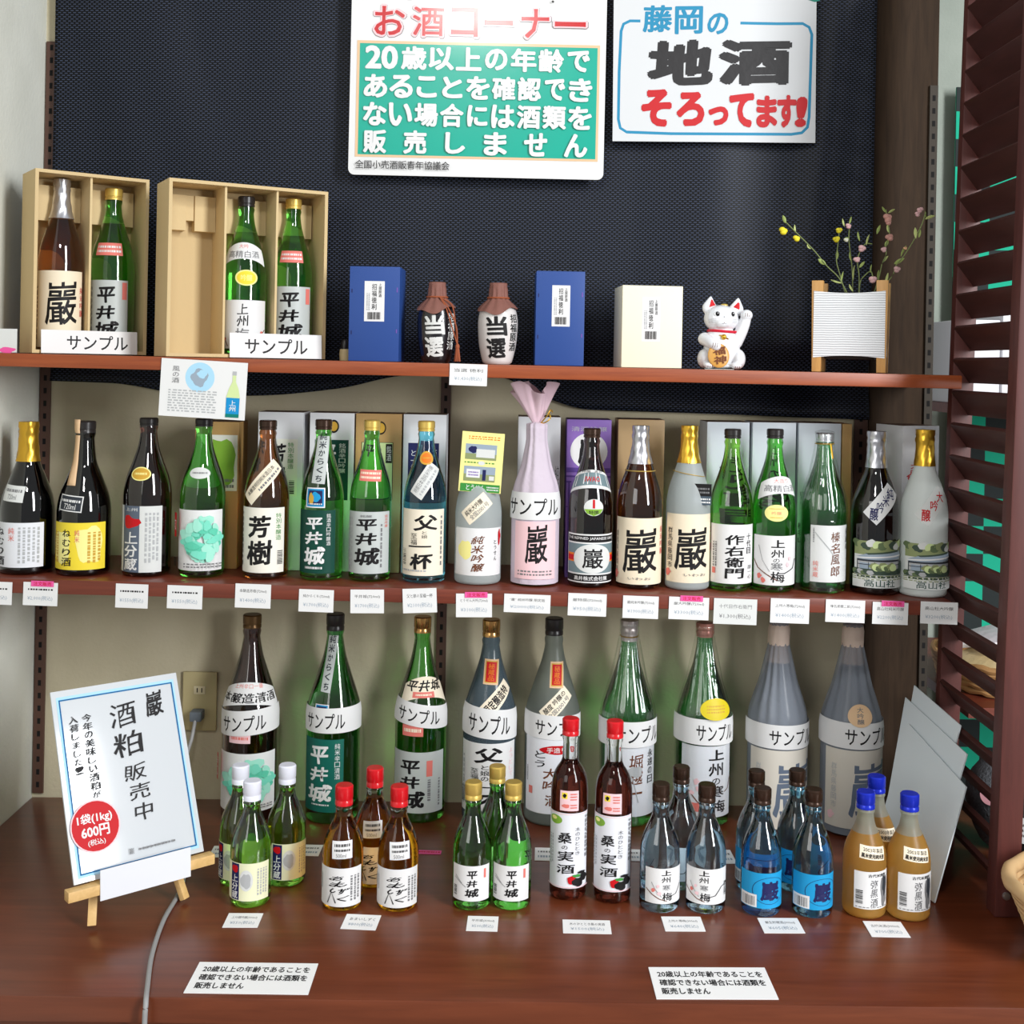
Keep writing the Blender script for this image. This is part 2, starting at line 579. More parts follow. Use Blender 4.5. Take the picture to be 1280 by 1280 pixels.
class Bottle:
    def __init__(self, label, px, pytop, wpx, y, kind, gl, zsup, pymid, cap, name='sake_bottle', group=None, rz=0.0, neck=None, level=0.8):
        self.px, self.y = px, y
        x = W(px, pymid, y).x
        z = zsup(x) + 0.0005
        self.x, self.z = x, z
        self.r = r = wpx / 2 / S(y)
        self.h = h = W(px, pytop, y).z - z
        self.o = thing(name, label, 'bottle', (x, y, z), rz, group)
        f = mono([(a * h, b * r) for a, b in SHAPE[kind]])
        self.f = f
        # cap = (type, material, pixel height of its lower edge)
        ctype, cm, pyc = cap
        zc = self.zz(pyc, 0)
        ztop = h - 0.003
        b = 0.007 if r > 0.03 else 0.005
        pr = [(0, 0.003), (r * 0.55, 0.0022), (r - b, 0.0)] + [(r - b * (1 - math.sin(t)), b * (1 - math.cos(t))) for t in (R(30), R(60), R(90))]
        zs = [b + (ztop - b) * i / 40 for i in range(1, 41)]
        pr += [(f(q), q) for q in zs]
        if ctype == 'screw':                       # glass lip just under the cap
            i = min(range(len(pr)), key=lambda k: abs(pr[k][1] - (zc - 0.004)) if k > 8 else 9)
            pr[i] = (pr[i][0] * 1.16, pr[i][1])
        pr.append((0, ztop))
        bm = bmesh.new()
        ms = [gl] + ([neck] if neck else [])
        lathe(bm, pr, 44, (lambda q: 1 if q > level * h else 0) if neck else 0)
        self.body = obj('body', bm, ms, self.o, smooth=True)
        self.cap(ctype, cm, zc)

    def zz(self, py, front=1):
        """height above the base of the point that the photo shows at row py"""
        return W(self.px, py, self.y - self.r * front).z - self.z

    def cap(self, t, m, zc):
        h, f = self.h, self.f
        bm = bmesh.new()
        if t == 'screw':
            rc = max(f(zc), f(h)) + 0.0022
            dz = h - zc
            pr = [(f(zc) + 0.0002, zc), (rc, zc + 0.0005), (rc, zc + dz * 0.22), (rc - 0.0007, zc + dz * 0.26), (rc - 0.0007, zc + dz * 0.31),
                  (rc, zc + dz * 0.35), (rc, h - 0.002), (rc - 0.0016, h), (0, h)]
            lathe(bm, pr, 48, fr=lambda a, q: 1 + (0.018 if (int(a / (2 * math.pi) * 48 + .5) % 2) and zc + dz * 0.34 < q < h - 0.001 else 0))
        elif t == 'foil':
            rnd = random.Random(int(self.px))
            ph = [rnd.uniform(0, 6.3) for _ in range(6)]
            zs = [zc + (h - zc) * i / 16 for i in range(17)]
            pr = [(f(q) + 0.0012 + (0.0010 if h - 0.022 < q < h - 0.016 else 0) + (0.001 if q > h - 0.012 else 0), q) for q in zs] + [(0, h + 0.0006)]
            lathe(bm, pr, 40, fr=lambda a, q: 1 + 0.02 * math.sin(5 * a + ph[0] + 180 * q) + 0.015 * math.sin(9 * a + ph[1] - 300 * q))
        return obj('cap', bm, m, self.o, smooth=True)

    def lab(self, rect, base, its, name='label', tilt=0.0, nb=1, lift=0.0003, rot=None, shape='rect', na=16, label=None, full=False):
        """printed label; rect = (x0, y0, x1, y1) as the photo shows it, rot = turned by that angle about its middle"""
        x0, y0, x1, y1 = rect
        sh = Sheet((x1 - x0) / (y1 - y0))
        bm_ = base if not isinstance(base, str) else ink(base)
        if shape == 'rect': sh.rect(0, 0, 1, 1, bm_)
        elif shape == 'oval': sh.ell(0.5, 0.5, 0.5, 0.5, bm_)
        elif shape == 'arc':                     # collar label, curved along the shoulder
            n = 12
            up = [(i / n, 0.30 * abs(2 * i / n - 1) ** 2) for i in range(n + 1)]
            lo = [(i / n, 0.70 + 0.30 * abs(2 * i / n - 1) ** 2) for i in range(n + 1)]
            sh.add(up + lo, [(n + 1 + i, n + 2 + i, i + 1, i) for i in range(n)], bm_)
        sh.items(its)
        r, f, k = self.r, self.f, S(self.y - self.r * 0.6)
        cx, cy_ = (x0 + x1) / 2, (y0 + y1) / 2
        if rot is None:
            rm = f(self.zz(cy_))
            a0 = math.asin(max(-1, min(1, (x0 - self.px) / k / rm)))
            a1 = math.asin(max(-1, min(1, (x1 - self.px) / k / rm)))
            if full:
                a0, a1 = full
            za, zb = self.zz(y0), self.zz(y1)

            def fm(a, b, l):
                ang = a0 + (a1 - a0) * a
                z = za + (zb - za) * b - tilt * math.sin(ang) * r
                rr = f(z) + lift + l
                return Vector((rr * math.sin(ang), -rr * math.cos(ang), z))
        else:
            c, s = math.cos(rot), math.sin(rot)

            def fm(a, b, l):
                dx, dy = (a - 0.5) * (x1 - x0), (b - 0.5) * (y1 - y0)
                X, Y = dx * c + dy * s, -dx * s + dy * c
                z = self.zz(cy_ + Y)
                rr = f(z) + lift + l
                ang = (cx + X - self.px) / k / max(rr, 0.012)
                return Vector((rr * math.sin(ang), -rr * math.cos(ang), z))
        o = sh.build(name, self.o, fm, na, nb)
        if label:
            o['label'] = label
        return o

    def band(self, y0, y1, text_x, tilt=0.0, lift=0.0016):
        """white paper band with the word for sample, wrapped round the front of the bottle"""
        its = [('t', 'サンプル', text_x[0], .2, text_x[1], .84, 'k', .015)]
        return self.lab((0, y0, 1, y1), 'w', its, 'sample_band', tilt=tilt, lift=lift, full=(-1.75, 1.75), na=26, nb=3)

    def wrap(self, m, ztop_r, pleats, depth, zflare=None, name='wrapper', lift=0.0016, z0=0.004):
        """thin sheet gathered round the bottle"""
        h, f, r = self.h, self.f, self.r
        n = 30
        pr = []
        for i in range(n + 1):
            z = z0 + (h - z0 + 0.002) * i / n
            pr.append((max(f(z) + lift, ztop_r(z / h) * r), z))
        if not zflare:
            pr.append((0.004, h + 0.006))
        bm = bmesh.new()
        ph = random.Random(int(self.px)).uniform(0, 6)

        def fr(a, z):
            t = max(0, min(1, (z / h - 0.45) / 0.3))
            return 1 + depth * (0.15 + 0.85 * t) * (0.5 + 0.5 * math.sin(pleats * a + ph + 1.1 * math.sin(3 * a) + 6 * z))
        lathe(bm, pr, 96, fr=fr)
        return obj(name, bm, m, self.o, smooth='all')


def dup(root, loc, label, rz=0.0):
    c = root.copy()
    COL.objects.link(c)
    c.location, c.rotation_euler = loc, (0, 0, rz)
    c['label'] = label
    for ch in root.children:
        d = ch.copy()
        COL.objects.link(d)
        d.parent = c
    return c


# ================================================================ the setting
def node_mat(name, rough=0.8):
    m = bpy.data.materials.new(name)
    m.use_nodes = True
    n, L = m.node_tree.nodes, m.node_tree.links
    b = n['Principled BSDF']
    b.inputs['Roughness'].default_value = rough
    return m, n, L, b


def plaster(name, c1, c2):
    m, n, L, b = node_mat(name, 0.9)
    tc = n.new('ShaderNodeTexCoord')
    t = n.new('ShaderNodeTexNoise')
    t.inputs['Scale'].default_value, t.inputs['Detail'].default_value = 7, 9
    r = n.new('ShaderNodeValToRGB')
    r.color_ramp.elements[0].position, r.color_ramp.elements[1].position = 0.3, 0.7
    r.color_ramp.elements[0].color, r.color_ramp.elements[1].color = rgb(c1), rgb(c2)
    t2 = n.new('ShaderNodeTexNoise')
    t2.inputs['Scale'].default_value, t2.inputs['Detail'].default_value = 140, 3
    bp = n.new('ShaderNodeBump')
    bp.inputs['Strength'].default_value, bp.inputs['Distance'].default_value = 0.35, 0.002
    L.new(tc.outputs['Object'], t.inputs['Vector'])
    L.new(tc.outputs['Object'], t2.inputs['Vector'])
    L.new(t.outputs['Fac'], r.inputs['Fac'])
    L.new(r.outputs['Color'], b.inputs['Base Color'])
    L.new(t2.outputs['Fac'], bp.inputs['Height'])
    L.new(bp.outputs['Normal'], b.inputs['Normal'])
    return m


M_WALL = plaster('wall_plaster', (186, 176, 148), (200, 191, 165))
M_WALL_L = plaster('wall_plaster_pale', (206, 207, 196), (218, 219, 209))
M_DARKWOOD = wood('dark_panel_wood', (44, 33, 24), (58, 44, 32), (14, 14, 1.2), 0.7, 6.0, 0.0)
M_DARKWOOD.node_tree.nodes['Principled BSDF'].inputs['Specular IOR Level'].default_value = 0.12
M_COUNTER = wood('counter_wood', (92, 42, 22), (114, 56, 32), (0.8, 10, 10), 0.30, 5.0, 0.15)
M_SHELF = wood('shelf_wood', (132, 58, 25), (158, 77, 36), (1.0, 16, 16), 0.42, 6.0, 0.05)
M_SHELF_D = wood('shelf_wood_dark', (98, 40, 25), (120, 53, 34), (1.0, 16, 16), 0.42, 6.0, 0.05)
M_LOUVER = wood('louver_wood', (60, 29, 25), (73, 36, 31), (14, 1.2, 14), 0.5, 6.0, 0.0)
M_POST = wood('post_wood', (74, 35, 31), (90, 44, 39), (14, 14, 1.2), 0.5, 6.0, 0.0)
M_RAIL = mat('rail_brown', (84, 58, 48), 0.45)
M_HOLE = mat('rail_slot_dark', (10, 8, 8), 0.9)
M_FLOOR = plaster('floor_grey', (120, 116, 110), (136, 131, 124))

XL = -0.945      # left wall
bm = bmesh.new()
box(bm, (XL, 0, 0), (0.715, 0.08, 2.75))
struct(obj('wall_back', bm, M_WALL), 'beige plastered wall behind the shelves')
bm = bmesh.new()
box(bm, (XL - 0.08, -1.6, 0), (XL, 0.08, 2.75))
struct(obj('wall_left', bm, M_WALL_L), 'pale side wall at the left of the shelves')
bm = bmesh.new()
box(bm, (0.715, -0.004, 0), (0.842, 0.08, 2.75), bev=0.002)
struct(obj('trim_1', bm, M_DARKWOOD), 'dark brown wooden panel at the right end of the back wall')
bm = bmesh.new()
box(bm, (-2.6, -4.9, -0.06), (3.2, 0.9, 0))
struct(obj('floor', bm, M_FLOOR), 'grey shop floor')
bm = bmesh.new()
box(bm, (0.842, 0.50, 0), (3.2, 0.58, 2.75))
struct(obj('wall_right', bm, plaster('far_wall', (150, 158, 148), (165, 172, 162))), 'wall of the next shop bay seen past the louvres')

# counter
t = thing('counter', 'reddish brown wooden display counter under all the shelves', 'counter', (0, 0, 0))
bm = bmesh.new()
vs_ = box(bm, (XL + 0.001, -0.752, 0.714), (1.25, -0.001, 0.75), bev=0.003)
for v in vs_:
    v.co.z += 0.007 * v.co.x
obj('worktop', bm, M_COUNTER, t, True)
bm = bmesh.new()
vs_ = box(bm, (XL + 0.001, -0.735, 0.0), (1.25, -0.001, 0.7075))
for v in vs_:
    v.co.z += (0.0065 * v.co.x) if v.co.z > 0.3 else 0
obj('cabinet_front', bm, M_COUNTER, t)


# shelves
def shelf(label, zf, x1, th, m):
    bm = bmesh.new()
    vs_ = box(bm, (XL + 0.0015, -0.284, -th), (x1, -0.0085, 0), bev=0.0025)
    for v in vs_:
        v.co.z += zf(v.co.x)
    return tag(obj('display_shelf', bm, m, None, True), label, 'shelf', 'wooden wall shelves')


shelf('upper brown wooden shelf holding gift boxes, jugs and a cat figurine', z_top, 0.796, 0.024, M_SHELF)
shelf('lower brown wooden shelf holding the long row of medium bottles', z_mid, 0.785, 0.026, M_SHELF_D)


# perforated rails
def rail(label, x, z0, z1, w_=0.02, dy=0.0, m=None, y=-0.0055):
    bm = bmesh.new()
    box(bm, (x - w_ / 2, y, z0), (x + w_ / 2, y + 0.005, z1))
    z = z0 + 0.012
    while z < z1 - 0.012:
        box(bm, (x - 0.003, y - 0.0004, z), (x + 0.003, y + 0.001, z + 0.011), mi=1)
        z += 0.0254
    return tag(obj('shelf_rail', bm, [m or M_RAIL, M_HOLE]), label, 'rail', 'perforated shelf rails')


rail('perforated brown shelf rail in the left corner', -0.932, 0.752, 2.255, 0.021)
rail('perforated brown shelf rail behind the middle of the shelves', -0.131, 0.752, 1.63, 0.020)
rail('perforated metal shelf rail on the dark wooden panel at right', 0.832, 0.76, 2.20, 0.016, m=mat('rail_grey', (58, 52, 45), 0.6, 0.0, spec=.2), y=-0.0095)
rail('perforated brown shelf rail beside the dark wooden panel', 0.700, 0.752, 1.63, 0.026)


# black netting with pale woven dashes, hanging in soft folds
def netting():
    m, n, L, b = node_mat('netting_weave', 0.5)
    tc = n.new('ShaderNodeTexCoord')
    sp = n.new('ShaderNodeSeparateXYZ')
    L.new(tc.outputs['UV'], sp.inputs[0])

    def mth(op, a, c=None):
        q = n.new('ShaderNodeMath')
        q.operation = op
        for i, val in enumerate((a, c)):
            if val is None: continue
            if isinstance(val, (int, float)): q.inputs[i].default_value = val
            else: L.new(val, q.inputs[i])
        return q.outputs[0]
    row = mth('DIVIDE', sp.outputs['Y'], 0.00415)
    fl = mth('FLOOR', row)
    par = mth('MULTIPLY', mth('MODULO', mth('ADD', fl, 4000), 2), 0.5)
    cx = mth('FRACT', mth('ADD', mth('DIVIDE', sp.outputs['X'], 0.0102), par))
    cyy = mth('FRACT', row)
    inx = mth('MULTIPLY', mth('GREATER_THAN', cx, 0.20), mth('LESS_THAN', cx, 0.80))
    iny = mth('MULTIPLY', mth('GREATER_THAN', cyy, 0.25), mth('LESS_THAN', cyy, 0.72))
    f = mth('MULTIPLY', inx, iny)
    mx = n.new('ShaderNodeMix')
    mx.data_type = 'RGBA'
    L.new(f, mx.inputs['Factor'])
    mx.inputs['A'].default_value = rgb((5, 6, 9))
    mx.inputs['B'].default_value = rgb((60, 68, 88))
    L.new(mx.outputs['Result'], b.inputs['Base Color'])
    bp = n.new('ShaderNodeBump')
    bp.inputs['Strength'].default_value, bp.inputs['Distance'].default_value = 0.6, 0.001
    L.new(f, bp.inputs['Height'])
    L.new(bp.outputs['Normal'], b.inputs['Normal'])
    b.inputs['Specular IOR Level'].default_value = 0.2
    bm = bmesh.new()
    uv = bm.loops.layers.uv.new('UVMap')
    nx, nz = 150, 60
    x0, x1, zt = -0.921, 0.712, 2.56
    bot = mono([(-0.93, 1.577), (-.80, 1.575), (-.62, 1.553), (-.5, 1.556), (-.35, 1.572), (-.22, 1.600), (-.13, 1.606), (-.02, 1.600), (.06, 1.565), (.16, 1.540), (.4, 1.537), (.72, 1.530)])
    grid = []
    for i in range(nx + 1):
        u = i / nx
        x = x0 + (x1 - x0) * u
        zb = bot(x)
        colv = []
        for k in range(nz + 1):
            v = k / nz
            z = zb + (zt - zb) * v
            # diagonal soft folds at the left, upright ones at the right
            g1 = math.exp(-((x + 0.62 + 0.42 * (z - 2.0)) / 0.09) ** 2) * 0.9 + math.exp(-((x + 0.75 + 0.30 * (z - 2.0)) / 0.05) ** 2) * 0.6
            g2 = math.exp(-((x - 0.60 - 0.10 * (z - 1.9)) / 0.05) ** 2) + 0.5 * math.exp(-((x - 0.40) / 0.08) ** 2)
            fold = 0.010 * g1 + 0.020 * g2 + 0.003 * math.sin(9 * x + 2.2 * z) + 0.002 * math.sin(23 * x - 3 * z)
            colv.append((bm.verts.new((x, -0.0068 - (0.011 + max(0, fold)) * min(1, max(0, abs(z - 1.613) - .016) / .05), z)), x, z))
        grid.append(colv)
    for i in range(nx):
        for k in range(nz):
            q = (grid[i][k], grid[i + 1][k], grid[i + 1][k + 1], grid[i][k + 1])
            fc = bm.faces.new([a[0] for a in q])
            for lp, a in zip(fc.loops, q):
                lp[uv].uv = (a[1], a[2])
    o = obj('netting', bm, m, None, 'all')
    o.modifiers.new('thickness', 'SOLIDIFY').thickness = 0.0012
    return tag(o, 'black woven non-slip netting with small pale dashes covering the upper wall', 'netting')


netting()


# ---------------------------------------------------------------- louvred screen at the right
def screen():
    t = thing('louvered_screen', 'dark red-brown wooden louvred screen standing at the right end of the counter', 'screen', (0.790, 0, 0.756))
    xi = 0.0
    y0, y1 = -0.200, -0.445
    bm = bmesh.new()
    vs_ = box(bm, (xi, y1 - 0.036, 0.0), (xi + 0.040, y1, 1.75), bev=0.003)
    for v in vs_:
        v.co.x += 0.022 * v.co.z          # the post leans out a little
    obj('front_post', bm, M_POST, t, True)
    bm = bmesh.new()
    vs_ = box(bm, (xi + 0.001, y0, 0.0), (xi + 0.040, y0 + 0.022, 1.75), bev=0.002)
    for v in vs_:
        v.co.x += 0.022 * v.co.z
    obj('back_stile', bm, M_POST, t, True)
    z = 0.05
    while z < 1.72:
        bm = bmesh.new()
        M = Matrix.Translation((xi + 0.019 + 0.022 * z, (y0 + y1) / 2, z)) @ Matrix.Rotation(R(52), 4, 'Y')
        box(bm, (-0.0265, -(y0 - y1) / 2 - 0.001, -0.004), (0.0265, (y0 - y1) / 2 + 0.001, 0.004), M, 0.001)
        obj('slat', bm, M_LOUVER, t, True)
        z += 0.0590
    bm = bmesh.new()
    lathe(bm, [(0.0065, 0), (0.006, 0.003), (0.0, 0.0045)], 16)
    bmesh.ops.transform(bm, matrix=Matrix.Translation((0.018, y1 - 0.036, 0.035)) @ Matrix.Rotation(R(90), 4, 'X'), verts=bm.verts)
    o = obj('bolt', bm, mat('bolt_steel', (190, 190, 190), 0.3, 0.9), t, True)
    o['label'] = 'small steel bolt head'


screen()


# ---------------------------------------------------------------- what shows through and past the louvres
def beyond():
    # teal and black checkered cloth
    m, n, L, b = node_mat('checker_cloth', 0.8)
    tc = n.new('ShaderNodeTexCoord')
    ck = n.new('ShaderNodeTexChecker')
    ck.inputs['Scale'].default_value = 1 / 0.066
    ck.inputs['Color1'].default_value, ck.inputs['Color2'].default_value = rgb((0, 176, 140)), rgb((28, 38, 38))
    L.new(tc.outputs['Object'], ck.inputs['Vector'])
    L.new(ck.outputs['Color'], b.inputs['Base Color'])
    bm = bmesh.new()
    box(bm, (-0.15, -0.003, -1.40), (0.50, 0.003, 0.85))
    o = tag(obj('checkered_cloth', bm, m), 'teal and black checkered cloth hanging beyond the louvred screen', 'cloth')
    o.location = (1.20, 0.466, 1.46)
    # white boxes on a high ledge beyond
    bm = bmesh.new()
    box(bm, (0.90, -0.02, 1.545), (1.5, 0.44, 1.565))
    tag(obj('storage_ledge', bm, M_SHELF_D), 'narrow brown ledge carrying white boxes beyond the louvred screen', 'shelf')
    mw = mat('white_carton', (232, 232, 236), 0.6)
    for i, (xa, xb, h, nm) in enumerate(((0.905, 0.985, .17, 'left'), (0.99, 1.10, .19, 'middle'), (1.105, 1.23, .15, 'right'))):
        bm = bmesh.new()
        box(bm, (xa, 0.02, 1.5655), (xb, 0.20, 1.5655 + h), bev=0.002)
        tag(obj('white_carton', bm, mw), '%s white carton of the three on the ledge behind the louvres' % nm, 'box', 'white cartons beyond the louvres')
    # lower ledge with basket, packets, mesh bags
    bm = bmesh.new()
    box(bm, (0.87, -0.15, 0.979), (1.5, 0.44, 0.999))
    tag(obj('side_shelf', bm, M_SHELF_D), 'brown side shelf past the screen carrying a woven tray', 'shelf')
    t = thing('woven_tray', 'tan woven basket tray with packets on the side shelf past the screen', 'basket', (0.962, 0.03, 1.0005))
    mb = mat('wicker', (176, 132, 82), 0.6)
    for k in range(5):
        bm = bmesh.new()
        pts = []
        for i in range(49):
            a = 2 * math.pi * i / 48
            pts.append(((0.072 + 0.003 * k) * math.cos(a), (0.120 + 0.004 * k) * math.sin(a), 0.0075 + 0.012 * k + 0.002 * math.sin(14 * a + 3.14 * k)))
        tube(bm, pts, 0.007, 8)
        obj('woven_coil', bm, mb, t, True)
    bm = bmesh.new()
    box(bm, (-0.05, -0.09, 0.001), (0.05, 0.09, 0.008))
    obj('tray_base', bm, mb, t)
    for i, (c, dx, dy, rz, la) in enumerate((((214, 190, 140), -0.02, -0.05, 0.5, 'gold-backed'), ((235, 232, 232), -0.015, 0.05, -0.4, 'white'), ((228, 220, 224), 0.02, -0.01, 0.2, 'pale'))):
        bm = bmesh.new()
        box(bm, (-0.04, -0.055, 0), (0.04, 0.055, 0.016), bev=0.008)
        o = tag(obj('packet', bm, mat('packet_%d' % i, c, 0.3, bump=(60, .5, .004)), None, True), '%s snack packet lying in the woven tray past the screen' % la, 'packet', 'packets in the woven tray')
        o.location, o.rotation_euler = (0.962 + dx, 0.03 + dy, 1.048 + 0.020 * i), (0.0, -0.2, rz)
    # dark mesh bags with labels at counter level
    mm = mat('dark_mesh_bag', (88, 90, 94), 0.75, bump=(220, 1.0, .004))
    for i, (x, y, z, c, la) in enumerate(((0.905, -0.20, 0.7575, (236, 170, 178), 'with a round pink sticker behind the screen'), (0.905, -0.375, 0.7575, (235, 235, 235), 'with a white label beside the wicker basket'))):
        t = thing('mesh_bag', 'grey speckled bag ' + la, 'bag', (x, y, z))
        bm = bmesh.new()
        ball(bm, (0, 0, 0.085), 0.052, 0.06, 0.085)
        for v in bm.verts:
            v.co.x += 0.004 * math.sin(40 * v.co.z)
            v.co.z = max(0.0, v.co.z)
        obj('bag', bm, mm, t, 'all')
        sh = Sheet(1)
        if i == 0: sh.ell(.5, .5, .45, .45, mat('pink_sticker', c, .6))
        else:
            sh.rect(0, 0, 1, 1, mat('white_sticker', c, .6))
            sh.items([('s', .1, .2, .9, .8, 3, 'k')])
        q = sh.build('sticker', t, flat_map(0.04, 0.04))
        q.location = (-0.030, -0.046, 0.112)
        q.rotation_euler = (R(-20), 0, R(-36))
    # wicker basket in the right foreground
    t = thing('wicker_basket', 'pale wicker basket with rolled rim at the right edge of the counter', 'basket', (0.893, -0.612, z_cnt(0.893) + 0.0005))
    mb2 = mat('pale_wicker', (206, 170, 122), 0.55)
    for k in range(9):
        bm = bmesh.new()
        rr = 0.085 + 0.0045 * k
        pts = [(rr * math.cos(2 * math.pi * i / 64), rr * math.sin(2 * math.pi * i / 64), 0.0055 + 0.0105 * k) for i in range(65)]
        tube(bm, pts, 0.0062, 6)
        obj('woven_coil', bm, mb2, t, True)
    bm = bmesh.new()
    tube(bm, [(0.126 * math.cos(2 * math.pi * i / 64), 0.126 * math.sin(2 * math.pi * i / 64), 0.103 + .002 * math.sin(i)) for i in range(65)], 0.011, 10)
    obj('rim', bm, mb2, t, True)
    bm = bmesh.new()
    lathe(bm, [(0, 0.001), (0.085, 0.001), (0.085, 0.006), (0, 0.006)], 32)
    obj('basket_base', bm, mb2, t)
    for i, (dx, dy, rx, rz) in enumerate(((-0.05, 0.0, 0.35, 0.3), (-0.01, 0.045, -0.3, 1.2), (0.045, -0.02, 0.25, 2.2))):
        bm = bmesh.new()
        box(bm, (-0.035, -0.006, 0), (0.035, 0.006, 0.125), bev=0.005)
        o = tag(obj('packet', bm, mat('white_foil_packet', (236, 234, 244), 0.25, bump=(40, .8, .006)), None, True), ('white crinkled packet nearest the rim in the wicker basket', 'white crinkled packet at the back of the wicker basket', 'white crinkled packet at the right in the wicker basket')[i], 'packet', 'packets in the wicker basket')
        o.location, o.rotation_euler = (0.893 + dx, -0.612 + dy, 0.7625), (rx * 0.5, 0.15 * (i - 1), rz)


beyond()


# ---------------------------------------------------------------- leaning boards
def slab(name, label, pts, m, th=0.003):
    P = [Vector(p) for p in pts]
    nn = (P[1] - P[0]).cross(P[3] - P[0]).normalized() * th
    bm = bmesh.new()
    a = [bm.verts.new(p) for p in P]
    b = [bm.verts.new(p + nn) for p in P]
    bm.faces.new(a[::-1])
    bm.faces.new(b)
    for i in range(4):
        bm.faces.new((a[i], a[(i + 1) % 4], b[(i + 1) % 4], b[i]))
    bmesh.ops.recalc_face_normals(bm, faces=bm.faces)
    return tag(obj(name, bm, m), label, 'board', 'blank boards leaning on the screen')


M_BOARD = mat('pale_board', (214, 222, 226), 0.35, bump=(14, .05, .002))


def boards():
    bl, br, tr = Vector((0.655, -0.235, 0.7562)), Vector((0.712, -0.434, 0.7566)), W(1209, 984, -.396)
    n0 = (br - bl).cross(tr - br).normalized()
    if n0.x < 0: n0 = -n0
    o = Vector((0, -D, ZC))

    def hit(px, py, d):
        v = W(px, py, -.2) - o
        return o + v * ((bl + n0 * d - o).dot(n0) / v.dot(n0))
    e = (br - bl).normalized()
    hz = Vector((n0.x, n0.y, 0))
    for d, tl_, tr_, back, lab_ in ((0, (1137, 905), (1209, 984), 0, 'front pale blank board leaning on the louvred screen'),
                                    (.005, (1133, 872), (1210, 943), .03, 'middle pale blank board, leaning on the louvred screen behind the front one'),
                                    (.010, (1144, 857), (1202, 907), .06, 'rearmost and tallest pale blank board leaning on the louvred screen')):
        sh = hz * (d / hz.length_squared)
        slab('leaning_board', lab_, [bl + sh + e * (.02 + back * .4), br + sh - e * back, hit(*tr_, d), hit(*tl_, d)], M_BOARD, .0025)


boards()


# ---------------------------------------------------------------- power outlet and cord
def outlet():
    c = W(250, 876, -0.004)
    t = thing('wall_outlet', 'beige wall outlet plate behind the easel sign', 'outlet', (c.x, -0.001, c.z))
    bm = bmesh.new()
    box(bm, (-0.034, -0.007, -0.0585), (0.034, 0, 0.0585), bev=0.0025)
    obj('plate', bm, mat('outlet_beige', (186, 172, 128), 0.45), t, True)
    for dz in (0.0225, -0.0225):
        bm = bmesh.new()
        box(bm, (-0.0115, -0.0085, dz - 0.008), (0.0115, -0.0068, dz + 0.008), bev=0.0006)
        for dx in (-0.0045, 0.0045):
            box(bm, (dx - 0.001, -0.0088, dz - 0.0045), (dx + 0.001, -0.0084, dz + 0.0045), mi=1)
        obj('socket', bm, [mat('socket_cream', (216, 204, 168), .4), M_HOLE], t, True)
    p = thing('power_cord', 'grey power cord plugged in the wall outlet, running past the easel', 'cord', (c.x, -0.01, c.z - 0.0225))
    mg = mat('cord_grey', (150, 150, 150), 0.5)
    bm = bmesh.new()
    box(bm, (-0.012, -0.030, -0.010), (0.012, 0.0, 0.010), bev=0.004)
    obj('plug', bm, mat('plug_grey', (96, 104, 112), .5), p, True)
    q = [Vector((c.x, -0.035, c.z - 0.026)), Vector((c.x - 0.003, -0.05, c.z - 0.06)), Vector((c.x - 0.01, -0.06, 0.85)), Vector((c.x - 0.02, -0.10, 0.765)), Vector((-0.57, -0.20, 0.7505)), Vector((-0.545, -0.34, 0.7505))]
    for px, py, y in ((226, 1098, -.425), (205, 1150, -.53), (190, 1200, -.64), (184, 1238, -.735)):
        v = W(px, py, y)
        q.append(Vector((v.x, y, z_cnt(v.x) + 0.004)))
    q.append(Vector((W(182, 1250, -.765).x, -0.764, 0.742)))
    q.append(Vector((W(181, 1272, -.765).x, -0.766, 0.70)))
    q.append(Vector((W(180, 1300, -.765).x, -0.766, 0.5)))
    q = [v - p.location for v in q]
    bm = bmesh.new()
    tube(bm, curve_pts(q, 8), 0.0036, 10)
    obj('cable', bm, mg, p, True)


outlet()


# ================================================================ signs on the netting
def vw(px0, py0, px1, py1, y):
    a, b = W(px0, py0, y), W(px1, py1, y)
    return a, b


